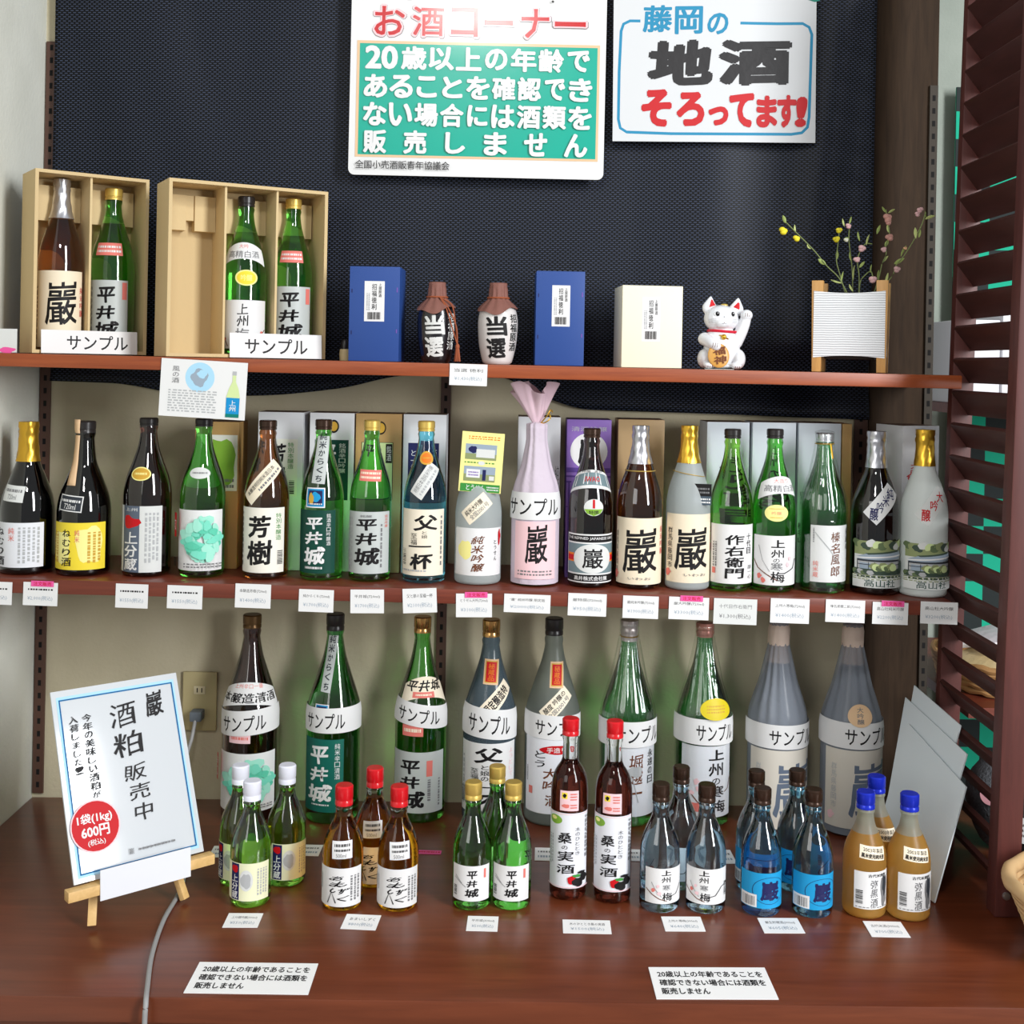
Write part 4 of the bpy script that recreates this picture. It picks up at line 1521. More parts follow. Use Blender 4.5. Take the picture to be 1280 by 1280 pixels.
# planter wound with white string, and its flowers
def planter():
    y0, y1 = -0.235, -0.125
    xa, xb = W(1026, 410, y0).x, W(1123, 410, y0).x
    xm, ym = (xa + xb) / 2, (y0 + y1) / 2
    z = z_top(xm) + 0.001
    h = W(1074, 350, y0).z - z
    t = thing('string_planter', 'square planter of four wooden posts wound with white string', 'planter', (xm, ym, z))
    hw, hd = (xb - xa) / 2 * 0.96, (y1 - y0) / 2 * 0.9
    t.rotation_euler = (0, 0, R(-20))
    mw_ = wood('light_wood', (176, 128, 66), (198, 150, 84), (14, 14, 1.5), .5)
    for sx in (-1, 1):
        for sy in (-1, 1):
            bm = bmesh.new()
            box(bm, (-.0105, -.0085, 0), (.0105, .0085, h), bev=.0012)
            for v in bm.verts:
                q = max(0, .03 - v.co.z) / .03
                v.co.x = v.co.x * (1 - .25 * q)
            o = obj('leg', bm, mw_, t, True)
            o.location = (sx * (hw - .0105), sy * (hd - .0085), 0)
    # string winding
    m, n, L, b = node_mat('white_string', .8)
    tc = n.new('ShaderNodeTexCoord')
    wv = n.new('ShaderNodeTexWave')
    wv.bands_direction = 'Z'
    wv.inputs['Scale'].default_value, wv.inputs['Distortion'].default_value = 75, 1.2
    wv.inputs['Detail'].default_value, wv.inputs['Detail Scale'].default_value = 2, .6
    r = n.new('ShaderNodeValToRGB')
    r.color_ramp.elements[0].color, r.color_ramp.elements[1].color = rgb((150, 152, 158)), rgb((226, 228, 230))
    r.color_ramp.elements[1].position = .25
    bp = n.new('ShaderNodeBump')
    bp.inputs['Strength'].default_value, bp.inputs['Distance'].default_value = .6, .001
    L.new(tc.outputs['Object'], wv.inputs['Vector'])
    L.new(wv.outputs['Fac'], r.inputs['Fac'])
    L.new(r.outputs['Color'], b.inputs['Base Color'])
    L.new(wv.outputs['Fac'], bp.inputs['Height'])
    L.new(bp.outputs['Normal'], b.inputs['Normal'])
    bm = bmesh.new()
    zb, zt_ = h * .155, h * .885
    rings = []
    nz, ns = 10, 12
    for out in (1, 0):
        for i in (range(nz + 1) if out else range(nz, -1, -1)):
            q = i / nz
            ring = []
            for s_ in range(4):
                c = [(-1, -1), (1, -1), (1, 1), (-1, 1)]
                a_, b_ = c[s_], c[(s_ + 1) % 4]
                for k in range(ns):
                    e = k / ns
                    sag = .004 * (1 - (2 * e - 1) ** 2) * (2 * q - 1)
                    ex = .001 if out else -.002
                    ring.append(bm.verts.new(((a_[0] + (b_[0] - a_[0]) * e) * (hw + ex - .0055), (a_[1] + (b_[1] - a_[1]) * e) * (hd + ex), zb + (zt_ - zb) * q - sag)))
            rings.append(ring)
    rings.append(rings[0])
    N = 4 * ns
    for A, B_ in zip(rings, rings[1:]):
        for k in range(N):
            bm.faces.new((A[k], A[(k + 1) % N], B_[(k + 1) % N], B_[k]))
    obj('string_winding', bm, m, t)
    bm = bmesh.new()
    box(bm, (-hw + .022, -hd + .020, h * .14), (hw - .022, hd - .020, h * .80), bev=.004)
    obj('pot', bm, mat('dark_pot', (40, 34, 30), .7), t, True)
    # flower stems: pixel paths in the photo's frame, each at a depth of its own
    ox, oy, k = 970, 250, .1718
    stems = [
        ('longest stem leaning far left with yellow buds', -.20, -.17, [(540, 700), (460, 570), (370, 480), (270, 360), (150, 240), (70, 160)],
         [(60, 140, 25, 60, -20), (240, 340, 22, 40, -45), (335, 450, 30, 70, -55), (137, 210, 14, 60, -5), (480, 560, 14, 80, 10)], [(50, 225, 32, 'y'), (147, 280, 26, 'y')]),
        ('upright stem with two yellow buds left of centre', -.18, -.15, [(520, 700), (470, 560), (440, 440), (450, 330), (460, 230)],
         [(445, 400, 20, 60, 0), (440, 595, 16, 90, -75)], [(460, 220, 24, 'y'), (440, 285, 26, 'y')]),
        ('upright stem with a pale pink bud at its tip', -.17, -.19, [(560, 700), (555, 520), (540, 380), (530, 280), (535, 190)],
         [(540, 410, 18, 70, -8), (490, 165, 14, 60, -15), (540, 150, 14, 60, 15), (563, 530, 14, 110, 4), (510, 285, 26, 40, 60)], [(525, 190, 22, 'lp'), (510, 290, 18, 'wd')]),
        ('short leafy stem with pink buds in the middle', -.19, -.20, [(600, 700), (605, 560), (592, 450), (610, 380), (650, 320), (700, 320)],
         [(600, 265, 16, 70, -12), (665, 290, 18, 80, 15), (625, 470, 20, 60, 40), (545, 640, 18, 60, -30)], [(588, 432, 25, 'lp'), (625, 352, 28, 'lp')]),
        ('short drooping stem with one pink bud near the string', -.20, -.215, [(605, 700), (612, 600), (650, 545), (690, 520), (705, 560)],
         [(690, 500, 14, 60, 5)], [(705, 578, 30, 'lp')]),
        ('tall stem right of centre with pink blossoms', -.17, -.14, [(735, 700), (750, 560), (770, 470), (800, 400), (800, 330), (825, 250), (812, 150), (800, 70)],
         [(745, 215, 22, 70, 20), (815, 205, 20, 60, -5), (805, 315, 24, 55, 25), (795, 430, 18, 60, 40), (785, 70, 16, 50, -35), (840, 80, 18, 55, 60), (745, 550, 20, 80, 0)], [(825, 272, 30, 'rs'), (810, 130, 34, 'rs'), (785, 360, 22, 'lp'), (815, 160, 26, 'rs')]),
        ('long stem leaning right with pink blossoms at its tip', -.16, -.18, [(780, 700), (840, 560), (870, 480), (935, 400), (1010, 280), (1060, 180), (1090, 90)],
         [(895, 445, 28, 85, 60), (1015, 240, 24, 80, -5), (1045, 245, 18, 60, 10), (1120, 125, 24, 75, 70), (1088, 105, 14, 50, -10), (805, 570, 18, 80, 15), (925, 370, 18, 90, 25)], [(880, 505, 26, 'lp'), (1050, 72, 24, 'lp'), (1028, 103, 20, 'lp'), (940, 350, 14, 'pe')]),
    ]
    ml = [mat('leaf_green', (142, 158, 84), .6), mat('leaf_light', (178, 188, 116), .6)]
    rnd = random.Random(3)
    for label, ya, yb, path, leaves, buds in stems:
        n_ = len(path)
        P = [W(ox + a * k, oy + c * k, ya + (yb - ya) * i / (n_ - 1)) for i, (a, c) in enumerate(path)]
        P[0].x = max(xm - .04, min(xm + .04, P[0].x))
        base = Vector((P[0].x, P[0].y, z + h * .80))
        P[0] = base.copy()
        s_ = thing('flower_stem', 'artificial flower, ' + label, 'flower', base, 0, 'flowers in the string planter')
        bm = bmesh.new()
        tube(bm, curve_pts([p_ - base for p_ in P], 5), .0011, 6)
        obj('stem', bm, mat('stem_green', (112, 124, 72), .6), s_, True)

        def yof(pyy):
            q = (path[0][1] - pyy) / max(1, path[0][1] - path[-1][1])
            return ya + (yb - ya) * max(0, min(1, q))
        for i, (a, c, wl, hl, ang) in enumerate(leaves):
            y_ = yof(c)
            C = W(ox + a * k, oy + c * k, y_) - base
            hw_, hh = wl * k / S(y_) / 2, hl * k / S(y_) / 2
            bm = bmesh.new()
            nn = 8
            rows = []
            for j in range(nn + 1):
                q = j / nn
                ww = hw_ * math.sin(math.pi * min(1, q * .96 + .02)) ** .8
                zz_ = (q - .5) * 2 * hh
                bend = .15 * hh * (2 * q - 1) ** 2
                rows.append([bm.verts.new((-ww, -bend, zz_)), bm.verts.new((0, -bend + .3 * ww, zz_)), bm.verts.new((ww, -bend, zz_))])
            for A, B_ in zip(rows, rows[1:]):
                for e in range(2):
                    bm.faces.new((A[e], A[e + 1], B_[e + 1], B_[e]))
            bmesh.ops.transform(bm, matrix=Matrix.Translation(C) @ Matrix.Rotation(R(ang), 4, 'Y') @ Matrix.Rotation(rnd.uniform(-.6, .6), 4, 'Z'), verts=bm.verts)
            o = obj('leaf', bm, ml[i % 2], s_, 'all')
            o.modifiers.new('thickness', 'SOLIDIFY').thickness = .0004
        for a, c, d, col in buds:
            y_ = yof(c)
            C = W(ox + a * k, oy + c * k, y_ - .002) - base
            rr = d * k / S(y_)
            bm = bmesh.new()
            for j in range(3):
                an = 2.1 * j + rnd.random()
                ball(bm, C + Vector((math.cos(an), .4 * math.sin(2 * an), math.sin(an))) * rr * .35, rr * .75, rr * .6, rr * .6, u=12, v=8)
            obj('blossom', bm, mat('petal_' + col, {'y': (222, 206, 40), 'lp': (208, 166, 166), 'wd': (200, 200, 180), 'rs': (192, 140, 128), 'pe': (206, 160, 120)}[col], .6), s_, True)


planter()


# card hanging under the left of the upper shelf, price tag on the shelf
def hanging(name, label, corners, y, base, its, group, cat, roll=None):
    (x0, y0), (x1, y1) = corners
    a = W((x0 + x1) / 2, (y0 + y1) / 2, y)
    w_, h_ = (x1 - x0) / S(y), (y1 - y0) / S(y)
    return card(name, label, cat, w_, h_, base, its, Matrix.Translation(a) @ Matrix.Rotation(roll or 0, 4, 'Y'), 0.0008, group)


hanging('info_card', 'white card with a blue disc and printed bottle, taped under the gift boxes', ((200, 450.5), (308, 522.5)), -0.2865, 'w', [
    ('e', .455, .30, .17, .26, 'lb'), ('k', .45, .30, .10, .15, 'sk'), ('k', .48, .24, .06, .07, 'lb'), ('s', .10, .52, .66, .92, 9, 'lg'), ('v', '風の酒', .13, .12, .22, .42, 'gr', .01),
    ('p', [(.775, .96), (.775, .60), (.80, .46), (.835, .34), (.835, .22), (.875, .22), (.875, .34), (.91, .46), (.93, .60), (.93, .96)], 'sg'), ('r', .832, .16, .878, .23, 'lg'), ('r', .775, .62, .93, .90, 'bl'), ('v', '上州', .81, .66, .89, .86, 'w', .02), ('r', .775, .90, .93, .96, 'teal2')],
    None, 'card', R(2.4))


def price(label, rect, l1, l2, pink=False, roll=0.0, base='w'):
    x0, y0, x1, y1 = rect
    its = []
    if l1: its.append(('t', l1, .12, .22, .88, .38, 'gr' if l2.startswith('¥1,3') else 'k', .012, 1))
    else: its.append(('s', .14, .24, .86, .38, 1, 'k'))
    its.append(('t', l2, .13, .58, .86, .80, 'sk' if base == 'w' else 'gr', .004, 1))
    o = hanging('price_tag', label, ((x0, y0), (x1, y1)), -0.2855, base, its, 'price tags along the shelf edges', 'price tag', R(1.1) + roll)
    if pink:
        w_, h_ = (x1 - x0) / S(-.2855), (y1 - y0) / S(-.2855)
        sh = Sheet(4)
        sh.rect(0, 0, 1, 1, ink('pk'))
        sh.text('注文販売', .1, .15, .9, .85, ink('r'), .02)
        q = sh.build('pink_strip', o, lambda a, b, l: Vector(((a - .5) * .040 + (w_ * .06), -.0018 - l, h_ / 2 + .003 - .010 * b)))
        q['label'] = 'pink strip marked for order sale'
    return o


price('white price tag on the upper shelf edge between the two jugs', (562, 455, 609, 482), '当選 徳利', '¥1,430(税込)')
for q in (
    ('price tag cut off by the left edge of the picture', (-28, 727, 15, 755.5), '', '¥3000(税込)'),
    ('price tag with a pink strip under the navy bottle with gold foil', (29, 728, 72, 757), '', '¥2,000(税込)', True),
    ('price tag under the brown-black bottle with navy striped label', (144.5, 730, 185, 760), '', '¥1550(税込)'),
    ('price tag under the green bottle with mint map label', (209, 732, 253, 761), '', '¥1550(税込)'),
    ('price tag under the brown bottle with two big black characters', (294, 730, 338.5, 760), '本醸造芳樹(720ml)', '¥1400(税込)'),
    ('price tag under the green bottle with dark green label', (373.5, 737, 417, 765), '純からくち(720ml)', '¥1700(税込)'),
    ('price tag under the green gold-capped bottle with silver label', (438, 737, 480, 766.5), '平井城(720ml)', '¥1700(税込)', False, R(-2)),
    ('price tag under the bright blue bottle', (503.5, 735.5, 546, 766), '父と娘の至福一杯', '¥2100(税込)', False, R(-4)),
    ('price tag with a pink strip under the squat frosted bottle', (570, 742, 615, 771.5), 'とうせん大吟(720ml)', '¥3100(税込)', True, R(-2)),
    ('price tag under the pink wrapped bottle', (630, 743, 688, 766), '“巌” 純米吟醸 限定版', '¥2000(税込)'),
    ('price tag under the dark brown bottle with round emblem', (710, 742, 758, 770), '巌特撰(720ml)', '¥950(税込)'),
    ('price tag under the brown bottle with silver foil neck', (778.5, 745, 823, 773), '巌純米吟醸(720ml)', '¥1900(税込)'),
    ('price tag with a pink strip under the frosted bottle with gold foil and cream label', (836, 746.5, 886, 774.5), '巌大吟醸(720ml)', '¥3300(税込)', True),
    ('greyish rounded price tag under the yellow-green bottle', (892, 748.5, 946, 780.5), '十代目作右衛門', '¥1,300(税込)', False, 0, 'wd'),
    ('price tag under the green bottle with plum branch label', (963, 748.5, 1011.5, 779), '上州の寒梅(720ml)', '¥1400(税込)'),
    ('price tag under the green bottle in clear film', (1032, 750, 1081, 778), '榛名風穂二郎(720ml)', '¥1400(税込)'),
    ('price tag with a pink strip under the dark bottle with photo label', (1090.5, 753, 1135, 780.5), '高山社純米吟醸', '¥2200(税込)', True),
    ('rightmost price tag, under the pale frosted bottle with photo label', (1150.5, 752.5, 1197, 780), '高山社大吟醸', '¥3200(税込)'),
):
    price(*q)


# ================================================================ lower shelf: cartons behind the bottles
YF = -0.138
MINT = [('k', .62 + .26 * math.cos(2.4 * i) * (.4 + .6 * (i % 5) / 4), .48 + .30 * math.sin(2.4 * i) * (.4 + .6 * (i % 4) / 3), .06 + .02 * (i % 3), .05 + .015 * (i % 4), ('mint', 'mint2', 'mint', 'mint3')[i % 4], i, 12, .6) for i in range(80)]
M_WBOX = mat('carton_white', (214, 216, 220), .6)
M_TBOX = mat('carton_gold_tan', (178, 142, 88), .5)
M_PBOX = mat('carton_purple', (134, 100, 180), .5)
M_BOXTOP = mat('carton_top_brown', (92, 66, 44), .7)  # darker brown for the top faces of the cartons
BG = 'tall bottle cartons on the lower shelf'
carton('tan carton with a pale green map print behind the mint labelled bottle', 243, 298, 527, YF, .075, R(0), M_TBOX, z_mid, None, BG, its=[('r', .05, .09, .97, .47, 'pl'), ('k', .55, .27, .42, .17, 'gn2', 3), ('s', .4, .38, .9, .46, 2, 'gr')], lid=M_BOXTOP)
carton('white carton with pale green strip behind the brown bottle with two characters', 322, 378.5, 515, YF, .075, 0, M_WBOX, z_mid, None, BG,
       its=[('r', .42, .17, .88, .53, 'pl'), ('v', '特別本醸造', .66, .19, .80, .36, 'gn', .01), ('b', .70, .43, .82, .52, None, 8, True), ('t', '芳', .30, .20, .62, .32, 'k', .05, 2, 0, 0, .05), ('t', '樹', .30, .35, .62, .46, 'k', .05, 2, 0, 0, .05)], lid=M_BOXTOP)
carton('white carton with black-green panel and round medal behind the dark green labelled bottle', 386.5, 442, 516, YF, .075, 0, M_WBOX, z_mid, None, BG,
       its=[('r', .12, .17, .88, .55, 'dg'), ('v', '銘酒辛口吟醸', .66, .19, .82, .38, 'w', .01), ('t', '平', .30, .2, .60, .3, 'w', .05), ('t', '井', .30, .32, .60, .42, 'w', .05), ('e', .54, .085, .12, .042, 'k'), ('e', .54, .085, .09, .03, 'go')], lid=M_BOXTOP)
carton('gold tan carton with pale green panel behind the silver labelled bottle', 444, 501.5, 517, YF, .075, 0, M_TBOX, z_mid, None, BG,
       its=[('r', .13, .18, .82, .54, 'k'), ('r', .145, .183, .805, .536, 'sg'), ('r', .66, .19, .80, .31, 'k'), ('v', '銘酒', .68, .2, .78, .30, 'w', .01), ('t', '平', .28, .22, .58, .32, 'k', .05), ('e', .54, .09, .12, .042, 'k'), ('e', .54, .09, .095, .032, 'go')], lid=M_BOXTOP)
carton('white carton with navy panel behind the bright blue bottle', 503.5, 557, 518, YF, .075, 0, M_WBOX, z_mid, None, BG,
       its=[('r', .12, .18, .84, .55, 'nv'), ('v', 'と一杯', .18, .22, .32, .36, 'wd', .01), ('v', '至福', .66, .22, .80, .32, 'wd', .01)], lid=M_BOXTOP)
carton('pale carton behind the pink wrapped bottle', 647, 700, 521, YF, .075, 0, M_WBOX, z_mid, None, BG, its=[('r', .02, .35, .14, .45, 'lp'), ('v', '純米', .88, .3, .98, .5, 'gr', .01)], lid=M_BOXTOP)
carton('purple carton with white emblem disc behind the round emblem bottle', 708, 763.5, 524.5, YF, .075, 0, M_PBOX, z_mid, None, BG,
       its=[('t', '清酒銘醸', .10, .045, .90, .075, 'lg', .01), ('e', .5, .20, .42, .115, 'w'), ('t', '巖', .26, .12, .74, .28, 'k', .06, 2, 0, 0, .05), ('r', 0, .305, 1, .335, 'pud'), ('r', 0, .355, 1, .365, 'pud'), ('r', 0, .39, .12, .40, 'pud'), ('r', .05, .40, .08, .97, 'pud'), ('r', 0, .55, 1, .555, 'pud')], lid=mat('carton_top_violet', (70, 48, 92), .7))  # top face in a darker violet than the sides
carton('gold tan carton behind the silver necked brown bottle', 772, 830, 524.5, YF, .075, 0, mat('carton_gold_brown', (168, 140, 100), .5), z_mid, None, BG, its=[('r', .02, .44, .12, .6, 'wd')], lid=M_BOXTOP)
M_WBOX2 = mat('carton_bluish_white', (196, 204, 212), .6)
carton('white carton with black brush characters behind the yellow-green bottle', 882, 935.5, 527.5, YF, .075, R(2), M_WBOX2, z_mid, None, BG, its=[('v', '作右衛門', .30, .24, .66, .64, 'k', .03, 2, .05), ('v', '十代目', .74, .24, .86, .44, 'k', .02)], lid=M_BOXTOP)
carton('white carton with grey brush characters behind the plum branch bottle', 939.5, 994, 528, YF, .075, R(1), M_WBOX2, z_mid, None, BG, its=[('v', '上州の梅', .36, .13, .66, .55, 'k', .02, 2, .05), ('t', '日本酒', .9, .44, .98, .48, 'k', .01)], lid=M_BOXTOP)
carton('white carton with small black print behind the film wrapped green bottle', 998, 1051, 529, YF, .075, R(-1), M_WBOX2, z_mid, None, BG, its=[('v', '日本酒', .06, .43, .14, .51, 'k', .01), ('v', '榛名山', .02, .62, .14, .75, 'k', .03)], lid=M_BOXTOP)
carton('angled white carton with red brush characters at the right end of the lower shelf', 1116, 1168, 532, YF - .012, .080, R(20), M_WBOX, z_mid, None, BG, its=[('v', '大吟', .22, .23, .50, .31, 'r', .02), ('t', '醸', .16, .29, .40, .36, 'r', .03, 2, .5), ('r', .1, .62, .25, .8, 'gn2')], lid=M_BOXTOP)
carton('brown carton side standing at the right of the white cartons', 1052, 1064, 530, YF, .075, 0, M_TBOX, z_mid, None, BG)  # narrow tan box for the brown side of the neighbouring carton

# ================================================================ lower shelf: the row of bottles
YM = -0.203
G7 = 'medium bottles on the lower shelf'


def mid(label, px, top, wd, kind, gl, cap, **k):
    return Bottle(label, px, top, wd, YM + k.pop('dy', 0), kind, gl, z_mid, 650, cap, group=G7, **k)


b = mid('leftmost black bottle with gold foil neck and white label', 34, 527, 65, 'wide', DARK, ('foil', GOLD, 576), dy=-.005)
b.lab((1, 654, 62, 710), mat('label_white', (226, 228, 234), .6), [('v', 'ねむり酒', .20, .10, .42, .97, 'k', .03, 2, .04), ('v', '純米', .48, .10, .58, .42, 'rs', .01), ('s', .62, .1, .95, .9, 5, 'lg', True), ('s', .04, .1, .14, .9, 2, 'gr', True)])
b.lab((11, 608, 41, 628), 'wd', [('s', .1, .15, .9, .5, 1, 'gr'), ('t', '720ml', .3, .55, .7, .85, 'gr', .01)], 'shoulder_label', nb=4, rot=R(-4))
b = mid('black bottle with a peach paper strip over its cap and yellow label', 105, 526, 65, 'wide', DARK, ('screw', BLACKCAP, 541), dy=-.005)
b.lab((74, 654, 136, 713), 'y', [('k', .25, .5, .2, .35, 'ye2', 3), ('k', .72, .5, .2, .4, 'ye2', 5), ('v', 'ねむり酒', .28, .12, .46, .93, 'k', .02, 2, .04), ('v', '純米', .50, .14, .58, .42, 'rs', .01), ('s', .06, .2, .22, .85, 2, 'go', True), ('s', .68, .2, .92, .85, 3, 'go', True)])
b.lab((82, 620, 114, 640), 'dk', [('f', 0, 0, 1, 1, .04, 'w'), ('s', .1, .2, .9, .5, 1, 'w'), ('t', '720ml', .25, .52, .75, .86, 'w', .01)], 'shoulder_label', nb=4, rot=R(-5))
# peach strip draped over the cap
bm = bmesh.new()
pts = []
for i in range(14):
    q = i / 13
    z = b.zz(526.5, .3) + .003 - (b.zz(526.5) - b.zz(609)) * q
    pts.append((z, -(max(b.f(z) + (.004 if q < .2 else .0016), .0135)), .0095 - .002 * math.sin(3.1 * q)))
vs0 = [[bm.verts.new((-.013 + sx * w_, y_, z)) for sx in (-1, -.3, .3, 1)] for z, y_, w_ in pts]
for A, B_ in zip(vs0, vs0[1:]):
    for e in range(3):
        bm.faces.new((A[e], B_[e], B_[e + 1], A[e + 1]))
for v in bm.verts:                       # bend round the neck
    rr = -v.co.y
    a = v.co.x / max(rr, .02)
    v.co.x, v.co.y = rr * math.sin(a) * 1.0, -rr * math.cos(a)
o = obj('paper_strip', bm, ink('pe'), b.o, 'all')
o.modifiers.new('thickness', 'SOLIDIFY').thickness = .0005
b = mid('brown-black bottle with gold oval sticker and navy striped label', 184, 522, 59, 'std', BROWN_D, ('screw', BLACKCAP, 532))
b.lab((153, 633, 208, 716), 'wd', [('r', .28, 0, .62, 1, 'gb'), ('k', .46, .25, .14, .10, 'r', 2, 14, .6), ('t', '上州', .34, .03, .58, .08, 'w', .01), ('v', '上分蔵', .32, .38, .60, .98, 'w', .035, 2, .05), ('s', .05, .1, .22, .7, 3, 'lg', True), ('s', .70, .1, .95, .85, 4, 'lg', True), ('b', .04, .78, .16, .95, None, 9, True)])
b.lab((170, 584.5, 194.5, 601.5), 'ye2', [('e', .5, .5, .44, .42, 'go'), ('s', .2, .35, .8, .65, 1, 'ye2')], 'oval_sticker', nb=5, shape='oval')
b = mid('green bottle with white oval sticker and mint map label', 253, 523, 56, 'std', GREEN, ('screw', BLACKCAP, 533))
b.lab((225, 638, 280, 714), 'w', MINT + [ ('r', .06, .06, .18, .46, 'r'), ('t', '辛口', .08, .16, .16, .36, 'w', .02), ('b', .05, .80, .20, .94, None, 10), ('s', .36, .86, .92, .95, 2, 'gr')])
b.lab((241.5, 585, 266.5, 599), 'wd', [('s', .15, .35, .85, .65, 1, 'gr')], 'oval_sticker', nb=5, shape='oval')
b = mid('brown bottle with slanting white sticker and two big black characters', 333, 525, 56, 'std', BROWN, ('screw', BROWNCAP, 537))
b.lab((306, 635, 358, 716.5), mat('label_offwhite', (236, 232, 220), .6), [('t', '芳', .26, .12, .70, .46, 'k', .05, 2, 0, 0, .05), ('t', '樹', .24, .50, .74, .88, 'k', .045, 2, 0, 0, .05), ('v', '特別本醸造', .80, .08, .92, .5, 'gn', .01), ('b', .84, .66, .96, .88, None, 9, True), ('s', .04, .08, .10, .9, 1, 'gr', True)])
b.lab((301, 594, 361, 613), 'cr', [('t', '本醸造特別純米酒日本', .1, .18, .9, .5, 'k', .015), ('s', .35, .58, .95, .9, 1, 'gr')], 'slanting_sticker', nb=8, rot=R(49), na=12)
b = mid('green bottle with dark green label and white brush characters', 402.5, 524, 53, 'std', GREEN, ('screw', BROWNCAP, 537))
b.lab((377, 638, 422, 717), 'dg', HIRAI('w') + [('v', '銘酒辛口吟醸酒', .78, .05, .88, .56, 'w', .01), ('b', .0, .7, .06, .95, ink('w'), 9, True), ('s', .3, .88, .7, .95, 1, 'w')])
b.lab((394, 540, 411, 605), M_SILV, [('v', '純米からくち', .2, .02, .8, .98, 'dk', .035, 2, .06)], 'neck_label', nb=10, rot=R(-4))
b.lab((386, 610, 410, 635), 'w', [('r', .06, .06, .94, .94, 'bl'), ('r', .14, .14, .86, .86, 'nv'), ('k', .55, .45, .26, .22, 'bs', 4), ('k', .3, .55, .12, .3, 'go', 6), ('s', .15, .75, .85, .88, 1, 'w')], 'square_sticker', nb=4)
b = mid('green bottle with yellow-gold cap and pink shoulder label over silver label', 463, 525, 52, 'std', GREEN, ('screw', GOLDCAP, 538))
b.lab((437.5, 640, 487.5, 717.5), M_SILV, HIRAI() + [('s', .04, .1, .2, .95, 3, 'lg', True), ('v', '純米吟醸', .86, .05, .94, .26, 'rs', .01), ('t', '銘醸', .38, .05, .6, .09, 'gr', .01), ('s', .76, .2, .82, .9, 1, 'gr', True)])
b.lab((450, 588, 479, 602), 'rs', [('s', .06, .12, .94, .88, 2, 'cr')], 'shoulder_label', nb=4, rot=R(-2))
b = mid('bright blue bottle with gold cap, gold seal and slanting white sticker', 531, 526, 54, 'std', BLUE, ('screw', GOLDCAP, 539))
b.lab((505, 637, 555.5, 720), mat('label_ivory', (236, 226, 206), .6), [('t', '父', .34, .08, .82, .32, 'k', .045, 2, 0, 0, .06), ('v', 'と娘', .5, .32, .62, .44, 'k', .01), ('v', '至福', .28, .36, .42, .54, 'k', .01), ('t', '一', .24, .50, .70, .62, 'k', .05, 2, 0, 0, .04), ('t', '杯', .28, .66, .72, .90, 'k', .05, 2, 0, 0, .06), ('b', .06, .6, .16, .86, None, 10, True), ('s', .88, .1, .95, .85, 1, 'gr', True), ('s', .06, .9, .6, .95, 1, 'lg')])
b.lab((524.5, 565, 540.5, 582), 'go', [('e', .5, .5, .38, .38, 'or'), ('s', .2, .4, .8, .6, 1, 'go')], 'round_seal', nb=4, shape='oval')
b.lab((510, 592, 555, 611), 'wd', [('t', '特撰日本酒純米吟醸', .08, .15, .92, .5, 'gr', .01), ('s', .1, .58, .9, .9, 1, 'lg')], 'slanting_sticker', nb=8, rot=R(57), na=12)

b = mid('squat frosted grey bottle with a yellow photo card hung on its neck', 598, 545, 58, 'squat', FROST, ('screw', WHITECAP, 560))
b.lab((571, 660.5, 626, 720), 'w', [('k', .25, .45, .14, .2, 'ye2', 3), ('v', '純米吟醸', .38, .15, .60, .92, 'br', .03, 2, .08, .2), ('v', 'とうせん', .78, .24, .86, .70, 'k', .01), ('k', .93, .2, .04, .15, 'r', 2)])
b.lab((576, 626, 616, 646), 'cr', [('t', '純米大吟醸', .10, .15, .80, .5, 'k', .02), ('t', '全国2001号', .15, .55, .9, .88, 'gr', .015)], 'slanting_sticker', nb=8, rot=R(42), na=12)
M_ = Matrix.Translation(W(602, 578, YM - .030)) @ Matrix.Rotation(R(3.2), 4, 'Y')
o = card('neck_card', None, None, 53 / S(YM - .03), 75 / S(YM - .03), 'ye2', [
    ('s', .16, .06, .9, .13, 2, 'or'), ('r', .10, .20, .84, .46, 'sk'), ('r', .10, .36, .84, .46, 'mg2'), ('k', .28, .29, .10, .06, 'nv', 3), ('r', .36, .28, .80, .42, 'wd'), ('s', .1, .49, .8, .53, 1, 'gn'), ('e', .5, .515, .08, .035, 'wd'),
    ('r', .10, .57, .84, .82, 'sk'), ('r', .10, .70, .84, .82, 'mg2'), ('r', .16, .62, .48, .76, 'w'), ('s', .2, .65, .44, .74, 2, 'pur'), ('r', .54, .62, .62, .80, 'nv'), ('r', .7, .72, .82, .79, 'wd'), ('r', .04, .86, .97, .99, 'gn'), ('t', 'とうせん', .18, .88, .62, .97, 'w', .02), ('s', .66, .89, .94, .97, 2, 'w')], M_)
o.parent = b.o
o.matrix_parent_inverse = Matrix.Translation(-b.o.location)
o['label'] = 'yellow card with two field photos'

# pink non-woven wrapped bottle
PINK = film('pink_nonwoven', (216, 202, 216), .86, .8, bump=(90, .6, .003))
b = mid('bottle wrapped in pale pink cloth tied with gold twine, with a white sample band', 669, 531, 57, 'std', GREEN_D, ('screw', BLACKCAP, 545))
b.lab((646, 652, 692, 724), 'lp', [('t', '巖', .28, .06, .78, .72, 'k', .025, 2, 0, 0, .05), ('s', .1, .84, .9, .95, 2, 'gr')], lift=.0036, label='pinkish label on the cloth')
b.wrap(PINK, lambda q: .43 if q > .90 else (.43 + (.90 - q) * 1.22 if q > .5 else .92), 9, .10, name='cloth_wrapper')
b.band(616, 650, (.12, .80), lift=.0042)
bm = bmesh.new()                         # flared tuft above the tie
seg, n = 64, 10
rings = []
for i in range(n + 1):
    q = i / n
    ring = []
    for k in range(seg):
        a = 2 * math.pi * k / seg
        rr = (.007 + .028 * q ** .9) * (1 + .32 * q * math.sin(5 * a + 1) + .18 * q * math.sin(9 * a))
        z = b.h + .001 + .068 * q * (1 + .16 * math.sin(3 * a + 2) * q)
        ring.append(bm.verts.new((rr * math.cos(a) - .010 * q, rr * .6 * math.sin(a), z)))
    rings.append(ring)
